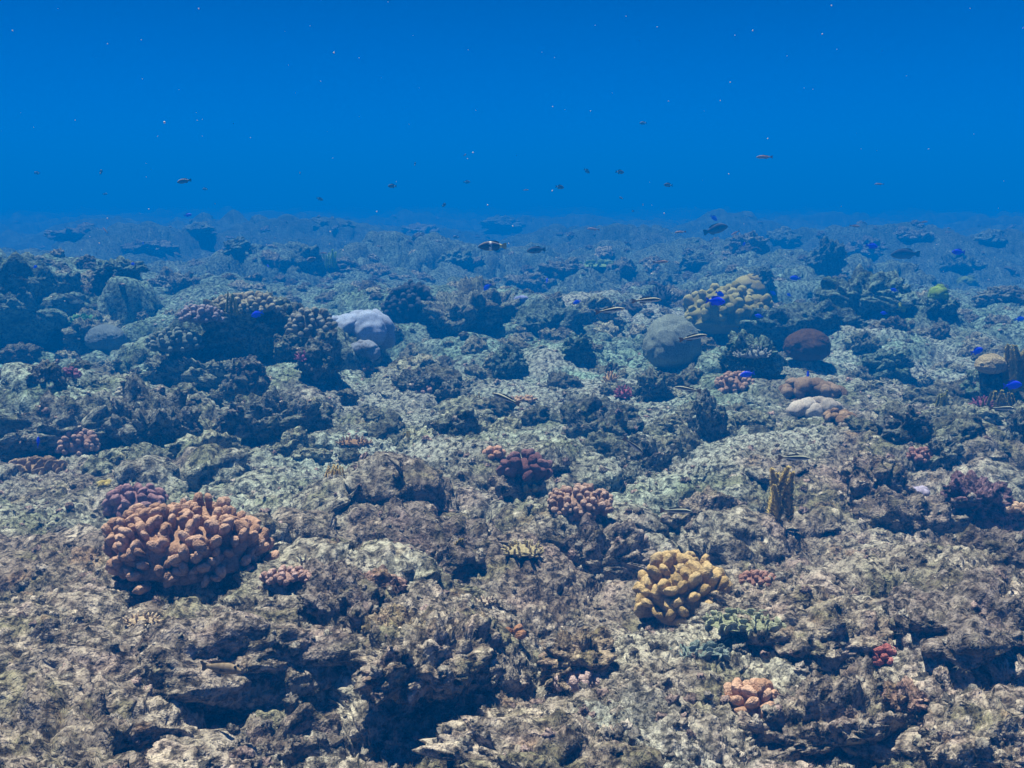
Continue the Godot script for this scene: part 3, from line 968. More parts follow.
	rock("reef_mound", 5, Vector3(1.966, 0.159, -5.629), Vector3(0.508, 0.260, 0.339), 5.8, "dark ledge with a pale rim beside the yellow-green coral", {"lift": 0.2, "mat": M.dark_rock})
	rock("leaning_rock", 2, Vector3(2.745, 0.072, -8.716), Vector3(0.296, 0.348, 0.226), 0.4, "dark leaning wedge of rock sticking up behind the dark ledge", {"lift": 0.3, "lean": -0.6, "mat": M.dark_rock})
	rock("leaning_rock", 0, Vector3(1.778, 0.110, -7.146), Vector3(0.171, 0.186, 0.157), 1.4, "dark stub of rock just behind the mustard coral", {"lift": 0.35, "mat": M.dark_rock})
	rock("right_rock", 1, Vector3(1.766, -0.053, -4.649), Vector3(0.265, 0.170, 0.208), 3.4, "blue-black rock on the right-hand flat", {"lift": 0.15, "mat": M.dark_rock})
	rock("right_rock", 4, Vector3(1.158, 0.094, -2.873), Vector3(0.177, 0.124, 0.136), 4.2, "dark rock with white crusts, above the dull pink coral", {"lift": 0.15, "mat": M.dark_rock})
	rock("right_rock", 3, Vector3(1.802, 0.018, -3.702), Vector3(0.227, 0.159, 0.174), 1.8, "dark rock under the cream round coral", {"lift": 0.3, "mat": M.dark_rock})
	rock("right_rock", 2, Vector3(1.540, 0.040, -2.953), Vector3(0.079, 0.122, 0.091), 2.8, "pale-topped dark rock at the very right edge", {"lift": 0.3, "mat": M.dark_rock})
	rock("right_rock", 5, Vector3(1.783, 0.024, -4.997), Vector3(0.202, 0.111, 0.152), 2.1, "low flat-topped rock on the right-hand flat, above the blue-black rock", {"lift": 0.1})
	# far rocks fading into the blue
	var far := [
		[Vector3(-2.939, 0.332, -6.117), Vector3(0.487, 0.158, 0.244), "dim rock just behind the shadowed cave-like rock at the left edge"], [Vector3(-2.273, 0.344, -5.829), Vector3(0.406, 0.139, 0.232), "low hazy rock beyond the boulder right of the shadowed left-edge rock"], [Vector3(-2.405, 0.137, -7.129), Vector3(0.427, 0.199, 0.285), "hazy rock just left of and behind the coral mound"],
		[Vector3(-1.911, 0.080, -9.031), Vector3(0.540, 0.414, 0.396), "large dark hazy rock behind the right side of the coral mound"], [Vector3(-1.558, 0.079, -9.275), Vector3(0.407, 0.240, 0.333), "hazy rock behind the smooth blue-grey coral"], [Vector3(-2.450, 0.282, -9.044), Vector3(0.305, 0.215, 0.233), "dark rounded hazy rock standing alone beyond the coral mound"],
		[Vector3(0.970, 0.093, -9.006), Vector3(0.413, 0.233, 0.323), "hazy rock behind the farther pair of striped wrasses"], [Vector3(1.314, -0.022, -8.899), Vector3(0.391, 0.213, 0.320), "dim rock left of the yellow-green coral mound, behind the round boulder coral"], [Vector3(2.290, 0.234, -9.864), Vector3(0.450, 0.313, 0.352), "dark rounded far rock with a blue damselfish before it, right of the long dim fish"],
		[Vector3(3.488, 0.133, -12.896), Vector3(0.562, 0.358, 0.460), "dark far rock next on the right of the one behind the dim blue damselfish"], [Vector3(4.260, 0.081, -12.136), Vector3(0.602, 0.361, 0.434), "far rock directly below the blue damselfish left of the large dark fish"], [Vector3(5.029, -0.033, -11.262), Vector3(0.740, 0.336, 0.448), "long hazy rock below the blue damselfish right of the large dark fish"],
		[Vector3(3.240, 0.083, -6.579), Vector3(0.396, 0.237, 0.264), "hazy rock at the right edge above the bushy dark olive weed"], [Vector3(2.347, 0.168, -5.528), Vector3(0.311, 0.166, 0.222), "dim rock between the yellow-green soft corals"], [Vector3(0.481, 0.090, -9.072), Vector3(0.542, 0.181, 0.362), "low hazy rock beside the pale green rim of coral"],
		[Vector3(-0.133, 0.075, -21.519), Vector3(1.488, 0.383, 0.850), "broad faint rock on the skyline at the middle of the picture"], [Vector3(-1.628, 0.061, -18.037), Vector3(1.070, 0.321, 0.642), "faint low rock on the skyline left of the middle"], [Vector3(-2.583, 0.282, -14.417), Vector3(0.855, 0.256, 0.513), "faint flat rock on the skyline above the smooth blue-grey coral"],
		[Vector3(1.409, 0.263, -13.202), Vector3(0.601, 0.209, 0.392), "faint small rock on the skyline below the dark open-water fish right of the middle"], [Vector3(1.746, 0.132, -9.290), Vector3(0.370, 0.185, 0.277), "small hazy rock above the round boulder coral and the largest orange fish"], [Vector3(-5.641, 0.214, -13.173), Vector3(0.913, 0.235, 0.469), "faint flat rock on the skyline at the far left"],
		[Vector3(-4.038, 0.306, -13.097), Vector3(0.777, 0.181, 0.388), "faintest low rock on the skyline below the blue fish at the left"], [Vector3(-4.381, 0.095, -12.179), Vector3(0.677, 0.242, 0.363), "hazy flat rock between the skyline and the coral mound at the left"], [Vector3(-0.570, 0.131, -10.023), Vector3(0.498, 0.219, 0.359), "hazy rock just left of the banded fish"],
		[Vector3(0.162, -0.026, -8.991), Vector3(0.485, 0.216, 0.359), "hazy rock below the dark blue fish near the banded one"], [Vector3(3.882, 0.068, -12.270), Vector3(0.487, 0.219, 0.365), "small faint rock behind the dark leaning wedge"], [Vector3(4.799, 0.240, -12.187), Vector3(0.603, 0.193, 0.362), "faint rock on the skyline at the right, under the dim orange fish"],
		[Vector3(5.833, 0.211, -12.289), Vector3(0.730, 0.243, 0.438), "faint long rock at the far right below the skyline"], [Vector3(1.240, 0.047, -6.932), Vector3(0.347, 0.167, 0.250), "low hazy rock just behind the yellow-green coral mound's left end"], [Vector3(-1.308, -0.033, -11.809), Vector3(0.540, 0.305, 0.423), "hazy rock behind the dark bushy coral"],
	]
	for k in far.size():
		rock("far_rock", k, far[k][0], far[k][1] * Vector3(0.8, 0.85, 0.9), k * 1.3, far[k][2], {"lift": 0.0, "group": "hazy rocks on the far reef", "mat": M.dark_rock if k % 2 else M.rock})

func place_corals() -> void:
	lobed("brown_coral", Vector3(-0.600, 0.126, -1.750), Vector3(0.148, 0.096, 0.103), 215, "club", 0.0116, Color(0.75, 0.60, 0.50), "large brown-orange lobed coral head at the lower left", "coral", {"sink": -0.15, "pitch": 0.12, "rise": 0.3, "low": -0.12, "lump": 0.28, "n": 7, "tall": 1.5, "gap": 1.8})
	lobed("mauve_coral", Vector3(-0.940, 0.017, -2.396), Vector3(0.083, 0.055, 0.065), 46, "club", 0.0135, Color(0.60, 0.46, 0.48), "mauve lobed coral tucked behind the large brown coral", "coral", {"rise": 0.35, "sink": -0.1, "tall": 1.3})
	lobed("mustard_coral", Vector3(0.333, 0.000, -1.836), Vector3(0.094, 0.090, 0.086), 78, "club", 0.0148, Color(0.78, 0.67, 0.46), "mustard-yellow lobed coral in the lower right middle", "coral", {"sink": -0.15, "pitch": 0.15, "rise": 0.3, "low": -0.02, "n": 9, "lump": 0.2, "tall": 1.45, "gap": 1.25})
	lobed("orange_coral", Vector3(0.357, 0.042, -1.370), Vector3(0.040, 0.036, 0.037), 22, "club", 0.0119, Color(0.79, 0.63, 0.52), "small orange lobed coral near the bottom, right of the middle", "coral", {"sink": -0.2, "pitch": 0.15, "rise": 0.3, "n": 8, "tall": 1.4})
	lobed("maroon_coral", Vector3(0.033, 0.056, -2.588), Vector3(0.067, 0.046, 0.051), 22, "club", 0.0166, Color(0.47, 0.33, 0.34), "dark maroon lobed coral on a rock in the middle", "coral", {"sink": -0.2, "tall": 1.3, "rise": 0.5})
	lobed("peach_coral", Vector3(-0.050, 0.066, -2.718), Vector3(0.031, 0.025, 0.025), 8, "knob", 0.0154, Color(0.78, 0.60, 0.50), "tiny peach knobbed coral left of the maroon one", "coral", {})
	lobed("cauliflower_coral", Vector3(0.157, 0.076, -2.215), Vector3(0.076, 0.044, 0.060), 88, "knob", 0.0106, Color(0.72, 0.60, 0.53), "pinkish-tan cauliflower coral with many small knobs, right of the maroon coral", "coral", {"sink": -0.2, "pitch": 0.2, "rise": 0.3, "n": 6})
	lobed("cream_coral", Vector3(0.023, 0.066, -1.962), Vector3(0.045, 0.019, 0.037), 42, "finger", 0.0083, Color(0.76, 0.71, 0.55), "low cream branching coral patch below the maroon coral", "coral", {"n": 5, "rise": 0.3})
	lobed("yellow_knob_coral", Vector3(0.049, 0.013, -2.570), Vector3(0.032, 0.016, 0.021), 8, "knob", 0.0096, Color(0.72, 0.66, 0.42), "few yellowish knobs at the foot of the maroon coral", "coral", {"n": 5})
	lobed("pink_tan_coral", Vector3(-1.350, 0.007, -2.996), Vector3(0.077, 0.062, 0.062), 60, "knob", 0.0136, Color(0.72, 0.60, 0.55), "pinkish-tan knobbed coral behind the tan ruffled coral at the left", "coral", {"sink": -0.2, "n": 6})
	lobed("ruffled_coral", Vector3(-1.392, -0.011, -2.823), Vector3(0.094, 0.035, 0.047), 34, "plate", 0.0190, Color(0.66, 0.57, 0.46), "tan ruffled coral of curled plates near the left edge", "coral", {"sink": -0.2, "rise": 0.7, "low": 0.1})
	lobed("lilac_pink_coral", Vector3(-0.394, 0.131, -1.654), Vector3(0.047, 0.018, 0.026), 40, "knob", 0.0081, Color(0.74, 0.61, 0.57), "pale pink knobbed coral at the right foot of the large brown coral", "coral", {"sink": -0.15, "n": 6})
	lobed("white_coral", Vector3(-0.375, 0.143, -1.702), Vector3(0.014, 0.013, 0.011), 9, "finger", 0.0054, Color(0.84, 0.84, 0.74), "tiny white finger coral beside the dark hole", "coral", {"n": 5})
	lobed("ivory_coral", Vector3(-0.592, 0.119, -1.501), Vector3(0.032, 0.014, 0.019), 30, "finger", 0.0064, Color(0.84, 0.76, 0.64), "small ivory coral on the ledge below the large brown coral", "coral", {"n": 6})
	lobed("white_branch_coral", Vector3(-0.051, 0.053, -1.735), Vector3(0.022, 0.011, 0.015), 14, "finger", 0.0066, Color(0.80, 0.74, 0.66), "small bleached branching coral left of the orange bead coral", "coral", {"n": 5})
	lobed("orange_bead_coral", Vector3(0.004, 0.051, -1.603), Vector3(0.019, 0.015, 0.015), 5, "knob", 0.0112, Color(0.66, 0.46, 0.32), "two or three smooth orange-brown beads of coral in the middle foreground", "coral", {"n": 7})
	lobed("red_coral", Vector3(0.582, 0.079, -1.455), Vector3(0.025, 0.020, 0.019), 16, "club", 0.0078, Color(0.70, 0.42, 0.40), "small red coral lump beside the dark hollow at the lower right", "coral", {"n": 6})
	lobed("pink_crust", Vector3(0.112, 0.033, -1.468), Vector3(0.043, 0.024, 0.022), 44, "dome", 0.0071, Color(0.76, 0.66, 0.64), "pale pink knobbly crust on the rock left of the small orange coral", "coral", {"n": 6, "sink": 0.1, "vary": 0.14})
	lobed("cream_crust", Vector3(-0.176, 0.124, -1.446), Vector3(0.040, 0.012, 0.017), 20, "dome", 0.0085, Color(0.82, 0.76, 0.67), "cream-coloured crust along the top of the broken rock", "coral", {"n": 6, "sink": 0.1, "vary": 0.14})
	lobed("salmon_coral", Vector3(0.480, 0.050, -1.844), Vector3(0.039, 0.018, 0.027), 34, "knob", 0.0082, Color(0.66, 0.50, 0.45), "low salmon-coloured coral crust right of the mustard coral", "coral", {"sink": -0.1, "n": 5})
	lobed("green_lettuce_coral", Vector3(0.378, 0.101, -1.536), Vector3(0.066, 0.016, 0.043), 46, "plate", 0.0090, Color(0.63, 0.66, 0.54), "pale green crust of curled plates right of the mustard coral", "coral", {"n": 5, "rise": 0.6, "low": 0.15})
	lobed("green_lettuce_coral", Vector3(0.300, 0.075, -1.486), Vector3(0.048, 0.011, 0.026), 30, "plate", 0.0073, Color(0.54, 0.61, 0.58), "pale blue-green crust of curled plates in the shade below the mustard coral", "coral", {"n": 5, "rise": 0.6, "low": 0.15})
	lobed("pink_coral", Vector3(0.452, -0.009, -3.903), Vector3(0.048, 0.036, 0.036), 34, "finger", 0.0120, Color(0.70, 0.40, 0.48), "bright pink finger coral beside the cream tuft coral", "coral", {"n": 5})
	lobed("cream_tuft_coral", Vector3(0.421, -0.011, -4.192), Vector3(0.038, 0.047, 0.034), 22, "finger", 0.0120, Color(0.80, 0.68, 0.48), "cream tuft coral on top of the dark jagged rock", "coral", {"n": 5, "rise": 0.5})
	lobed("tan_pink_coral", Vector3(0.889, 0.013, -3.918), Vector3(0.084, 0.064, 0.068), 44, "knob", 0.0176, Color(0.68, 0.56, 0.48), "tan and pink knobbed coral behind the dark stump", "coral", {"sink": -0.2, "n": 6})
	var smooth := lobed("smooth_coral", Vector3(-0.708, 0.123, -4.590), Vector3(0.189, 0.104, 0.117), 6, "dome", 0.0741, Color(0.62, 0.70, 0.82), "smooth blue-grey folded coral left of the middle", "coral", {"n": 12, "low": 0.25, "sink": -0.25, "vary": 0.03, "depth": 0.05, "rise": 0.0})
	smooth.get_child(0).scale = Vector3(1.3, 1.3, 1.3)
	lobed("folded_coral", Vector3(-0.660, 0.077, -4.381), Vector3(0.080, 0.067, 0.053), 5, "dome", 0.0355, Color(0.50, 0.55, 0.62), "smaller grey folded coral in front of the smooth blue-grey one", "coral", {"n": 10, "low": 0.1, "vary": 0.04, "depth": 0.05})
	boulder("boulder_coral", Vector3(0.715, 0.034, -4.415), Vector3(0.127, 0.145, 0.127), Color(0.57, 0.64, 0.61), 5, "round pale grey boulder coral right of the middle", "coral")
	boulder("brown_boulder_coral", Vector3(1.359, 0.039, -4.552), Vector3(0.106, 0.088, 0.088), Color(0.37, 0.29, 0.20), 9, "smooth reddish-brown boulder coral behind the pale plate coral", "coral")
	boulder("cream_round_coral", Vector3(1.760, 0.143, -3.623), Vector3(0.055, 0.044, 0.048), Color(0.74, 0.70, 0.56), 12, "cream round-topped coral near the right edge, below a blue fish", "coral")
	boulder("dome_coral", Vector3(-2.116, -0.012, -5.159), Vector3(0.104, 0.083, 0.089), Color(0.50, 0.58, 0.60), 15, "pale blue-grey dome coral at the left, near the green coral patch", "coral")
	boulder("olive_knob_coral", Vector3(-2.495, -0.050, -5.361), Vector3(0.043, 0.038, 0.038), Color(0.48, 0.48, 0.30), 17, "small olive round coral at the foot of the shadowed rock", "coral")
	lobed("mustard_mound_coral", Vector3(1.195, 0.076, -5.476), Vector3(0.242, 0.181, 0.198), 90, "knob", 0.0386, Color(0.62, 0.62, 0.40), "wide yellow-green knobbed coral mound behind the round boulder coral", "coral", {"sink": -0.15, "n": 6, "lump": 0.3, "gap": 0.45})
	lobed("yellow_dome_coral", Vector3(1.686, 0.022, -7.121), Vector3(0.136, 0.121, 0.114), 7, "dome", 0.0714, Color(0.60, 0.58, 0.30), "rounded yellow-brown dome at the top right of the knobbed coral mound", "coral", {"sink": -0.6, "n": 8, "depth": 0.1})
	lobed("plate_coral", Vector3(1.098, 0.011, -3.544), Vector3(0.094, 0.051, 0.058), 9, "dome", 0.0326, Color(0.72, 0.70, 0.66), "pale rounded plates of coral below the tan crusted ridge", "coral", {"n": 8, "low": 0.1, "depth": 0.1})
	lobed("tan_ridge_coral", Vector3(1.151, 0.029, -3.761), Vector3(0.130, 0.061, 0.061), 26, "dome", 0.0269, Color(0.54, 0.46, 0.36), "tan crusted coral ridge above the pale plates", "coral", {"n": 6, "turn": -0.5})
	lobed("tan_ridge_coral", Vector3(1.111, 0.041, -3.293), Vector3(0.047, 0.030, 0.068), 16, "dome", 0.0169, Color(0.60, 0.50, 0.38), "narrow tan coral ridge running down right of the pale plates", "coral", {"n": 6, "turn": 0.5})
	lobed("dull_pink_coral", Vector3(1.152, 0.056, -2.734), Vector3(0.048, 0.028, 0.037), 34, "knob", 0.0102, Color(0.62, 0.46, 0.43), "dull pink knobbed coral left of the round-topped knob", "coral", {"n": 5})
	lobed("yellow_crust_coral", Vector3(1.218, 0.025, -2.718), Vector3(0.031, 0.011, 0.023), 12, "knob", 0.0084, Color(0.78, 0.68, 0.34), "small yellow crust just in front of the round-topped knob", "coral", {"n": 5})
	lobed("magenta_coral", Vector3(1.700, 0.035, -3.522), Vector3(0.047, 0.032, 0.036), 30, "finger", 0.0108, Color(0.58, 0.34, 0.44), "magenta finger coral below the cream round coral", "coral", {"n": 5})
	lobed("peach_rim_coral", Vector3(1.208, 0.048, -2.287), Vector3(0.031, 0.017, 0.021), 14, "knob", 0.0096, Color(0.80, 0.68, 0.56), "peach knobbed coral at the right edge, beside the purple rock", "coral", {"n": 5})
	lobed("lilac_crust_coral", Vector3(1.059, 0.029, -2.502), Vector3(0.029, 0.013, 0.021), 8, "dome", 0.0117, Color(0.66, 0.64, 0.76), "pale lilac smooth crust between the craggy rock and the purple rock", "coral", {"n": 6, "depth": 0.05})
	lobed("violet_coral", Vector3(-0.791, 0.169, -3.729), Vector3(0.030, 0.030, 0.026), 20, "finger", 0.0098, Color(0.68, 0.40, 0.56), "violet-pink finger coral left of the smooth blue-grey coral", "coral", {"n": 5})
	lobed("rose_coral", Vector3(-1.489, 0.185, -3.309), Vector3(0.037, 0.027, 0.030), 22, "knob", 0.0108, Color(0.52, 0.32, 0.40), "rose-coloured coral on the right shoulder of the round dark rock", "coral", {"n": 5})
	lobed("orange_sponge", Vector3(-1.482, 0.142, -3.306), Vector3(0.020, 0.010, 0.013), 5, "dome", 0.0094, Color(0.80, 0.42, 0.28), "small bright orange sponge patch on the crusted rock at the left", "sponge", {"n": 5, "depth": 0.05})
	lobed("pale_rim_coral", Vector3(-1.274, 0.129, -3.285), Vector3(0.057, 0.027, 0.034), 36, "knob", 0.0101, Color(0.78, 0.78, 0.70), "whitish knobbed coral rim on the dark rock at the left", "coral", {"n": 5})
	lobed("yellow_patch_coral", Vector3(-1.069, 0.038, -2.539), Vector3(0.024, 0.011, 0.016), 9, "dome", 0.0084, Color(0.76, 0.70, 0.40), "small yellow crust just behind the mauve coral", "coral", {"n": 5})
	lobed("yellow_patch_coral", Vector3(-0.136, 0.021, -2.517), Vector3(0.034, 0.010, 0.018), 12, "dome", 0.0094, Color(0.80, 0.76, 0.56), "pale yellow crust left of the foot of the maroon coral", "coral", {"n": 5})
	lobed("tan_finger_coral", Vector3(-0.501, 0.007, -3.087), Vector3(0.054, 0.022, 0.035), 40, "finger", 0.0089, Color(0.66, 0.54, 0.40), "low tan finger coral on the flat, above the olive tuft", "coral", {"n": 5})
	lobed("pinkish_lump_coral", Vector3(-0.334, 0.028, -3.807), Vector3(0.027, 0.023, 0.023), 8, "knob", 0.0124, Color(0.66, 0.54, 0.52), "tiny pinkish lump of coral beside the low dark stone", "coral", {"n": 5})
	lobed("tan_lump_coral", Vector3(-0.647, 0.020, -4.352), Vector3(0.035, 0.027, 0.027), 9, "knob", 0.0141, Color(0.58, 0.50, 0.44), "tiny brownish coral lump in front of the folded grey coral", "coral", {"n": 5})
	lobed("peach_patch_coral", Vector3(0.051, -0.001, -3.801), Vector3(0.047, 0.016, 0.031), 16, "knob", 0.0109, Color(0.76, 0.64, 0.50), "flat peach coral patch at the tail of a striped wrasse on the flat", "coral", {"n": 5})
	lobed("bushy_coral", Vector3(-0.582, 0.079, -5.713), Vector3(0.161, 0.172, 0.149), 130, "knob", 0.0253, Color(0.20, 0.24, 0.26), "dark bushy coral head right of the smooth blue-grey coral", "coral", {"n": 5, "rise": 0.3})
	lobed("knobby_coral", Vector3(-1.355, 0.169, -3.982), Vector3(0.113, 0.072, 0.072), 60, "knob", 0.0161, Color(0.46, 0.53, 0.50), "dull knobbed coral on the lower left of the coral mound", "coral", {"n": 5, "sink": -0.2})
	lobed("knobby_coral", Vector3(-0.782, 0.238, -3.874), Vector3(0.094, 0.086, 0.070), 50, "knob", 0.0180, Color(0.54, 0.56, 0.52), "round-knobbed coral on the lower right of the coral mound", "coral", {"n": 5, "sink": -0.3})
	lobed("mound_top_coral", Vector3(-1.118, 0.324, -4.169), Vector3(0.135, 0.072, 0.085), 66, "knob", 0.0201, Color(0.64, 0.64, 0.55), "pale knobbed coral capping the mound at the left", "coral", {"n": 5, "sink": 0.2})
	lobed("lilac_mound_coral", Vector3(-1.266, 0.283, -4.039), Vector3(0.089, 0.057, 0.065), 48, "knob", 0.0162, Color(0.60, 0.58, 0.62), "lilac-grey knobbed coral on the left shoulder of the mound", "coral", {"n": 5})
	lobed("blue_cap_coral", Vector3(0.057, 0.141, -6.061), Vector3(0.049, 0.030, 0.036), 5, "dome", 0.0273, Color(0.50, 0.56, 0.78), "small pale blue rounded coral on the far side of the flat", "coral", {"n": 5, "depth": 0.05})
	lobed("peach_speck_coral", Vector3(-0.158, 0.042, -5.675), Vector3(0.051, 0.063, 0.046), 18, "knob", 0.0171, Color(0.74, 0.66, 0.54), "peach-flecked knobbed coral on the pale reef mound", "coral", {"n": 5})
	lobed("green_patch_coral", Vector3(-2.278, 0.109, -5.273), Vector3(0.074, 0.037, 0.053), 26, "plate", 0.0191, Color(0.38, 0.66, 0.44), "bright green coral patch at the left, above the dome coral", "coral", {"n": 5})
	lobed("green_rim_coral", Vector3(0.803, 0.113, -9.101), Vector3(0.272, 0.054, 0.145), 40, "plate", 0.0308, Color(0.50, 0.68, 0.46), "pale green rim of plate coral far off in the middle", "coral", {"n": 5, "rise": 0.7})
	lobed("yellow_green_coral", Vector3(2.091, 0.167, -5.462), Vector3(0.066, 0.038, 0.049), 18, "dome", 0.0230, Color(0.58, 0.66, 0.14), "nearer of the yellow-green soft corals on the right", "soft coral", {"n": 5, "depth": 0.1})
	lobed("yellow_green_coral", Vector3(2.340, 0.226, -5.483), Vector3(0.055, 0.055, 0.049), 18, "dome", 0.0231, Color(0.44, 0.60, 0.16), "middle of the three yellow-green soft corals on the right", "soft coral", {"n": 5, "depth": 0.1})
	lobed("yellow_green_coral", Vector3(4.870, -0.185, -10.711), Vector3(0.107, 0.075, 0.096), 14, "dome", 0.0449, Color(0.36, 0.48, 0.16), "farthest and darkest of the yellow-green soft corals on the right", "soft coral", {"n": 5, "depth": 0.1})
	lobed("blue_bush_coral", Vector3(0.976, 0.070, -6.602), Vector3(0.113, 0.093, 0.093), 50, "finger", 0.0212, Color(0.24, 0.30, 0.32), "dark bushy coral behind the upper striped wrasses", "coral", {"n": 5})
	lobed("frosted_coral", Vector3(0.981, 0.133, -4.029), Vector3(0.078, 0.037, 0.049), 40, "finger", 0.0122, Color(0.62, 0.66, 0.64), "frosty white branching coral topping the dark rock beside the brown boulder", "coral", {"n": 5})

func place_plants() -> void:
	weed("feathery_weed", Vector3(0.615, 0.058, -2.215), 0.1296, 0.0394, 8, Color(1.05, 1.0, 0.85), "tall feathery olive weed standing on the right-hand flat", "seaweed", {"splay": 0.35, "bushy": 1.25})
	weed("olive_tuft", Vector3(-0.440, 0.096, -2.408), 0.0400, 0.0325, 14, Color(1.25, 1.2, 1.1), "pale olive tuft of weed on the flat at the middle left", "seaweed", {"bushy": 1.3})
	weed("olive_tuft", Vector3(-0.326, 0.006, -3.099), 0.0511, 0.0351, 9, Color(1.0, 1.0, 0.9), "thin upright olive tuft left of the bluish dark rock", "seaweed", {})
	weed("brown_tuft", Vector3(-0.108, 0.066, -1.955), 0.0371, 0.0206, 11, Color(0.8, 0.75, 0.5), "brownish-yellow tuft of weed on the dark craggy rock", "seaweed", {"bushy": 1.4})
	weed("olive_tuft", Vector3(-0.130, 0.005, -3.637), 0.0558, 0.0260, 7, Color(1.0, 0.95, 0.6), "small yellow tuft beside the dark stone with a pale foot", "seaweed", {})
	weed("pale_tuft", Vector3(-1.142, 0.300, -4.073), 0.0900, 0.0327, 6, Color(0.8, 0.9, 0.8), "pale branching sprig on the front of the coral mound", "seaweed", {})
	weed("weed_bush", Vector3(1.850, 0.078, -3.631), 0.1628, 0.0740, 16, Color(0.9, 0.9, 0.7), "bushy dark olive weed at the right edge", "seaweed", {"bushy": 1.2})
	weed("weed_bush", Vector3(1.736, 0.021, -3.473), 0.0854, 0.0711, 14, Color(0.8, 0.8, 0.5), "low brown weed below the blue fish at the right edge", "seaweed", {"bushy": 1.4})
	weed("olive_tuft", Vector3(1.559, 0.029, -3.541), 0.0616, 0.0290, 8, Color(0.9, 0.95, 0.45), "mossy green tuft left of the magenta coral", "seaweed", {"bushy": 1.4})
	weed("yellow_sprig", Vector3(1.347, 0.094, -2.887), 0.0445, 0.0089, 3, Color(0.8, 0.85, 0.5), "single yellow sprig on the pale flat at the right", "seaweed", {})
	weed("green_tuft", Vector3(-1.647, 0.101, -9.103), 0.1632, 0.0816, 8, Color(0.8, 1.1, 0.7), "dim green tuft among the far rocks left of the middle", "seaweed", {"bushy": 1.4})

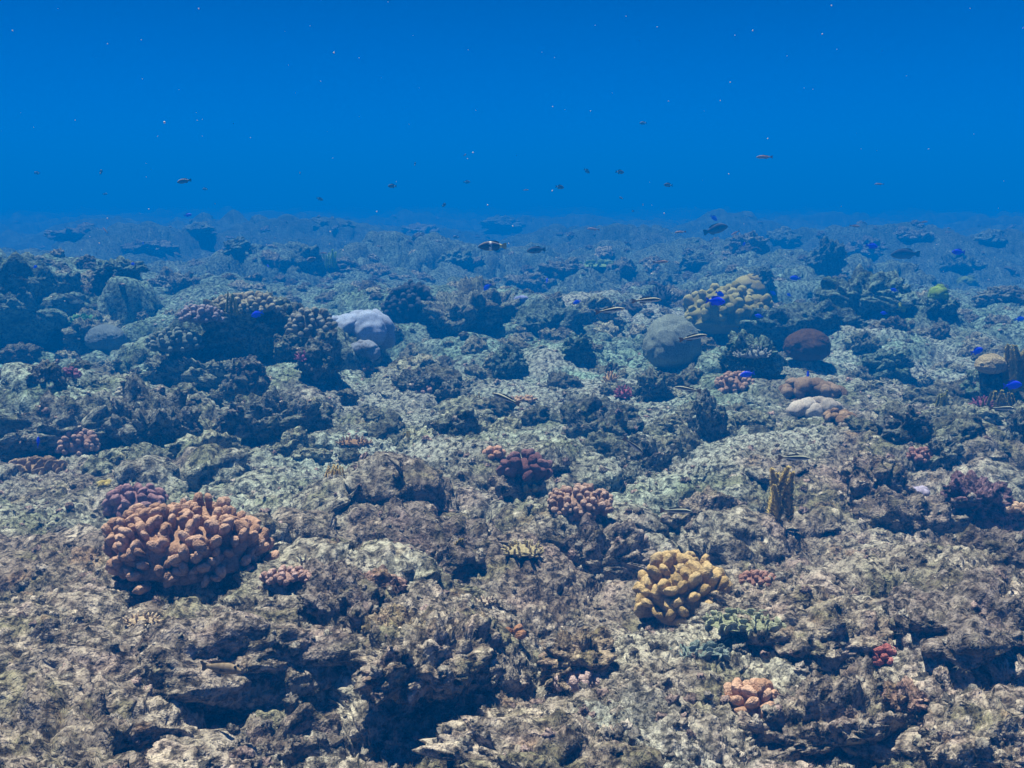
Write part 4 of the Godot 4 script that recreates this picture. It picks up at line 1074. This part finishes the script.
func place_fish() -> void:
	var blue := "blue damselfish around the reef"
	var d := [
		[Vector3(-1.329, 0.105, -2.723), 0.034, 100, 60, "tiny blue damselfish above the tan ruffled coral at the left"],
		[Vector3(-1.020, 0.311, -3.981), 0.060, 160, -18, "blue damselfish in front of the coral mound"],
		[Vector3(-0.136, 0.278, -5.457), 0.060, 150, -35, "blue damselfish just left of the small pale blue coral"],
		[Vector3(0.233, 0.202, -6.678), 0.060, 80, 35, "blue damselfish seen end-on over the far side of the flat"],
		[Vector3(0.348, 0.209, -5.342), 0.048, 160, -20, "blue damselfish left of the upper striped wrasses"],
		[Vector3(0.663, 0.444, -3.243), 0.065, 5, -5, "larger blue damselfish over the left of the yellow-green coral mound"],
		[Vector3(0.945, 0.334, -4.542), 0.050, 20, -25, "small blue damselfish just above the larger one over the coral mound"],
		[Vector3(1.533, 0.080, -6.450), 0.045, 40, -10, "small blue damselfish against the yellow-brown dome"],
		[Vector3(1.311, 0.102, -5.830), 0.047, 140, -10, "small blue damselfish in the middle of the yellow-green coral mound"],
		[Vector3(1.240, 0.177, -4.996), 0.045, 170, 10, "small blue damselfish at the right of the yellow-green coral mound"],
		[Vector3(1.721, 0.130, -6.589), 0.053, 20, -30, "blue damselfish right of the dark stub of rock"],
		[Vector3(1.672, 0.287, -5.922), 0.065, 175, 3, "blue damselfish left of the dark leaning wedge"],
		[Vector3(1.823, 0.119, -6.573), 0.039, 200, 20, "faint small blue damselfish over the long dark rock"],
		[Vector3(0.894, 0.111, -3.743), 0.057, 170, -12, "blue damselfish over the tan and pink knobbed coral"],
		[Vector3(1.144, 0.092, -3.803), 0.046, 75, 70, "blue damselfish pointing up above the tan crusted ridge"],
		[Vector3(1.938, 0.502, -5.429), 0.070, 8, -8, "blue damselfish in open water left of the large dark fish"],
		[Vector3(2.402, 0.470, -5.423), 0.070, 175, 2, "blue damselfish right of the large dark fish"],
		[Vector3(1.957, 0.295, -5.123), 0.041, 180, 15, "blue damselfish in the shade above the nearer yellow-green coral"],
		[Vector3(1.905, 0.179, -5.099), 0.041, 190, 5, "blue damselfish just below the nearer yellow-green coral"],
		[Vector3(1.744, 0.206, -3.706), 0.060, 20, 12, "blue damselfish touching the cream round coral"],
		[Vector3(1.628, 0.176, -3.191), 0.065, 5, 5, "blue damselfish at the right edge above the low brown weed"],
		[Vector3(2.771, 0.107, -5.424), 0.060, 10, 3, "dim blue damselfish at the far right edge"],
		[Vector3(1.571, 0.583, -7.884), 0.070, 5, -35, "blue damselfish highest in the water, right of the middle"],
		[Vector3(1.804, 0.384, -7.845), 0.070, 60, 10, "dim blue damselfish in front of a far dark rock"],
		[Vector3(-2.835, 0.581, -8.874), 0.070, 20, 8, "blue damselfish over the far reef at the left"],
		[Vector3(-2.360, 0.424, -4.969), 0.035, 80, 10, "blue damselfish above the shadowed rock at the left edge"],
		[Vector3(-2.048, 0.405, -5.430), 0.038, 150, -8, "faint blue damselfish over the far reef, left of the mound"],
		[Vector3(-3.690, 0.275, -10.089), 0.060, 100, 20, "faint blue damselfish over the far reef at the left, highest of the pair"],
		[Vector3(-1.997, 0.186, -8.222), 0.049, 120, 20, "faint blue damselfish behind the right of the coral mound"],
	]
	for f in d:
		swim("damsel", f[0], f[1], f[2], f[3], f[4], "fish", blue)
	var striped := "striped wrasses over the flat"
	var w := [
		[Vector3(0.396, 0.482, -2.925), 0.085, 3, 3, "farther of the two striped wrasses left of the coral mound"],
		[Vector3(0.290, 0.453, -2.920), 0.085, 5, 7, "nearer of the two striped wrasses, left of the round boulder coral"],
		[Vector3(0.487, 0.412, -2.654), 0.075, 8, 9, "striped wrasse in front of the round boulder coral"],
		[Vector3(0.471, 0.273, -2.641), 0.070, 172, 8, "striped wrasse low over the flat below the round boulder coral"],
		[Vector3(0.283, 0.216, -2.252), 0.065, 20, -38, "striped wrasse swimming steeply down over the flat"],
		[Vector3(0.619, 0.224, -2.117), 0.070, 3, -2, "striped wrasse above the tall feathery weed"],
		[Vector3(0.361, 0.110, -2.095), 0.070, 4, -3, "striped wrasse nearest to the viewer, over the pale cleft rock"],
		[Vector3(-0.017, 0.288, -2.448), 0.075, 160, 18, "striped wrasse close to the bottom beside the flat peach coral"],
		[Vector3(1.416, 0.181, -2.819), 0.075, 2, 0, "striped wrasse skimming the bottom at the right edge"],
	]
	for f in w:
		swim("wrasse", f[0], f[1], f[2], f[3], f[4], "fish", striped)
	swim("banded", Vector3(-0.093, 0.543, -4.681), 0.130, 180, 0, "black fish with a white band and yellow tail, in the middle", "fish")
	swim("dusky", Vector3(2.882, 0.336, -7.383), 0.220, 185, 0, "large dark fish over the far reef at the right", "fish")
	swim("dusky", Vector3(0.144, 0.444, -6.045), 0.120, 200, -3, "dark blue fish right of the banded one", "fish")
	swim("dusky", Vector3(1.457, 0.523, -7.225), 0.200, 20, 14, "long dim fish hovering over the far reef below the highest blue damselfish", "fish")
	swim("dusky", Vector3(-2.109, 0.854, -6.562), 0.090, 190, -8, "dark fish in open water at the upper left, largest there", "fish")
	swim("chromis", Vector3(-3.197, 0.934, -7.952), 0.070, 95, 30, "dark fish seen end-on in open water at the far left", "fish")
	swim("chromis", Vector3(-1.455, 0.304, -7.315), 0.080, 195, -15, "dark fish with a pale tail above the far rock behind the mound", "fish")
	swim("chromis", Vector3(-0.595, 0.667, -8.891), 0.070, 60, 20, "dark fish just above the far reef, left of the middle", "fish")
	swim("chromis", Vector3(0.840, 0.934, -7.952), 0.070, 10, -5, "dark fish in open water, right of its neighbours near the middle", "fish")
	swim("chromis", Vector3(1.310, 1.453, -10.318), 0.070, 170, 0, "dark fish highest in open water, right of the middle", "fish")
	var tiny := [
		[Vector3(-2.120, 0.962, -10.222), 0.060, 100, 20], [Vector3(-1.920, 0.707, -10.173), 0.070, 20, -20], [Vector3(-0.933, 0.827, -7.931), 0.070, 200, 0], [Vector3(0.373, 0.819, -7.930), 0.070, 15, -8],
		[Vector3(0.656, 0.959, -8.948), 0.070, 30, -30], [Vector3(-0.970, 1.051, -10.240), 0.060, 80, 40], [Vector3(-0.640, 0.268, -11.543), 0.080, 170, 0], [Vector3(1.213, 0.835, -7.933), 0.070, 175, 4],
		[Vector3(1.572, 0.618, -12.194), 0.060, 90, 30], [Vector3(1.308, 0.700, -12.210), 0.060, 150, 20], [Vector3(-0.514, 0.885, -11.663), 0.080, 10, 0], [Vector3(-3.582, 0.806, -11.890), 0.070, 170, 0],
		[Vector3(-3.564, 0.630, -12.196), 0.060, 100, 10], [Vector3(-5.429, 0.986, -11.683), 0.080, 170, 0], [Vector3(-4.884, 0.748, -12.219), 0.060, 30, 0], [Vector3(1.452, 0.547, -12.180), 0.060, 50, 0],
	]
	for f in tiny:
		swim("chromis", f[0], f[1], f[2], f[3], "tiny dark fish hanging in the open water beyond the reef", "fish", "tiny dark fish in open water")
	var o := [
		[Vector3(1.069, 0.535, -6.433), 0.070, 170, -4, "pale orange fish over the far reef, right of the middle"],
		[Vector3(0.795, 0.421, -5.361), 0.080, 5, 3, "largest orange fish, low over the far reef above the round boulder coral"],
		[Vector3(1.734, 0.468, -7.862), 0.070, 160, -30, "orange fish diving beside a far dark rock"],
		[Vector3(1.417, 0.980, -5.767), 0.090, 178, 0, "slender brownish fish high in open water at the right"],
		[Vector3(2.495, 0.540, -7.361), 0.080, 10, -5, "dim orange fish over the far reef at the right"],
		[Vector3(3.262, 0.848, -9.068), 0.080, 170, 0, "faintest orange fish in open water at the right"],
		[Vector3(3.662, 0.517, -9.003), 0.080, 15, 5, "dim orange fish near the far right horizon"],
		[Vector3(-3.052, 0.502, -7.585), 0.060, 150, 40, "pinkish-orange fish over the far reef at the left"],
		[Vector3(0.140, 0.796, -10.190), 0.060, 10, 0, "tiny orange fish in open water near the middle"],
		[Vector3(-0.392, 1.083, -8.547), 0.050, 60, 20, "tiny orange fish high in open water left of the middle"],
		[Vector3(0.675, 0.477, -8.430), 0.100, 170, 5, "reddish fish above the pale green rim of coral"],
		[Vector3(-1.571, 0.282, -8.371), 0.067, 20, 0, "brownish fish above the dim green tuft"],
	]
	for f in o:
		swim("orange", f[0], f[1], f[2], f[3], f[4], "fish", "orange and brownish fish over the far reef")
	swim("blenny", Vector3(-0.406, 0.143, -1.298), 0.085, -35, 12, "small brown fish with a dark eye peering out below the ledge", "fish")

func _ready() -> void:
	rng.seed = 20
	# camera
	var cam := Camera3D.new()
	cam.name = "camera"
	cam.fov = 42.0
	cam.near = 0.05
	cam.far = 300.0
	cam.position = Vector3(0, 0.8, 0)
	cam.rotation_degrees = Vector3(-11.0, 0, 0)
	add_child(cam)
	# water above and around, and the sun through it
	var sky_m := ProceduralSkyMaterial.new()
	sky_m.sky_top_color = Color(0.0, 0.07, 0.27)
	sky_m.sky_horizon_color = Color(0.0, 0.345, 0.72)
	sky_m.sky_curve = 0.09
	sky_m.ground_horizon_color = Color(0.0, 0.345, 0.72)
	sky_m.ground_bottom_color = Color(0.0, 0.25, 0.50)
	sky_m.sun_angle_max = 1.0
	var sky := Sky.new()
	sky.sky_material = sky_m
	var env := Environment.new()
	env.background_mode = Environment.BG_SKY
	env.sky = sky
	env.tonemap_mode = Environment.TONE_MAPPER_LINEAR
	env.tonemap_exposure = 2.05
	env.sdfgi_enabled = true
	env.ssao_enabled = true
	env.ssil_enabled = true
	env.fog_enabled = true
	env.fog_density = 0.086
	env.fog_light_color = Color(0.0, 0.55, 1.0)
	var we := WorldEnvironment.new()
	we.name = "environment"
	we.environment = env
	add_child(we)
	var sun := DirectionalLight3D.new()
	sun.name = "sun"
	sun.light_energy = 1.6
	sun.light_color = Color(1.0, 0.985, 0.89)
	sun.light_angular_distance = 0.6
	sun.shadow_enabled = true
	sun.rotation_degrees = Vector3(-73, 225, 0)
	add_child(sun)

	nz_low = noise(FastNoiseLite.TYPE_SIMPLEX_SMOOTH, 0.22, 3, 2)
	nz_rock = noise(FastNoiseLite.TYPE_SIMPLEX_SMOOTH, 0.95, 4, 2)
	nz_a = noise(FastNoiseLite.TYPE_SIMPLEX_SMOOTH, 3.4, 5, 2)
	nz_b = noise(FastNoiseLite.TYPE_SIMPLEX_SMOOTH, 11.0, 6, 2)
	nz_c = noise(FastNoiseLite.TYPE_SIMPLEX_SMOOTH, 34.0, 7, 2)
	nz_d = noise(FastNoiseLite.TYPE_SIMPLEX_SMOOTH, 95.0, 8)
	nz_pit = noise(FastNoiseLite.TYPE_CELLULAR, 5.0, 9)
	nz_mask = noise(FastNoiseLite.TYPE_SIMPLEX_SMOOTH, 0.55, 10)
	nz_tint = noise(FastNoiseLite.TYPE_SIMPLEX_SMOOTH, 2.2, 12, 3)
	nz_spot = noise(FastNoiseLite.TYPE_SIMPLEX_SMOOTH, 16.0, 13, 3)

	make_materials()
	make_rocks()
	make_fish()
	for k in 4:
		fronds.append(frond_mesh(30 + k, 800, 0.12))
	set_mounds()
	build_floor()
	var extra := floor_arrays()
	var arr := []
	arr.resize(Mesh.ARRAY_MAX)
	arr[Mesh.ARRAY_VERTEX] = P
	arr[Mesh.ARRAY_NORMAL] = Nn
	arr[Mesh.ARRAY_COLOR] = extra[0]
	arr[Mesh.ARRAY_INDEX] = extra[1]
	var fm := ArrayMesh.new()
	fm.add_surface_from_arrays(Mesh.PRIMITIVE_TRIANGLES, arr)
	var fl := obj("sea_floor", fm, M.rock)
	fl.set_meta("kind", "structure")
	fl.set_meta("label", "rough grey limestone sea floor with turf and crusts")
	place_rocks()
	place_corals()
	place_plants()
	place_fish()
	scatter()
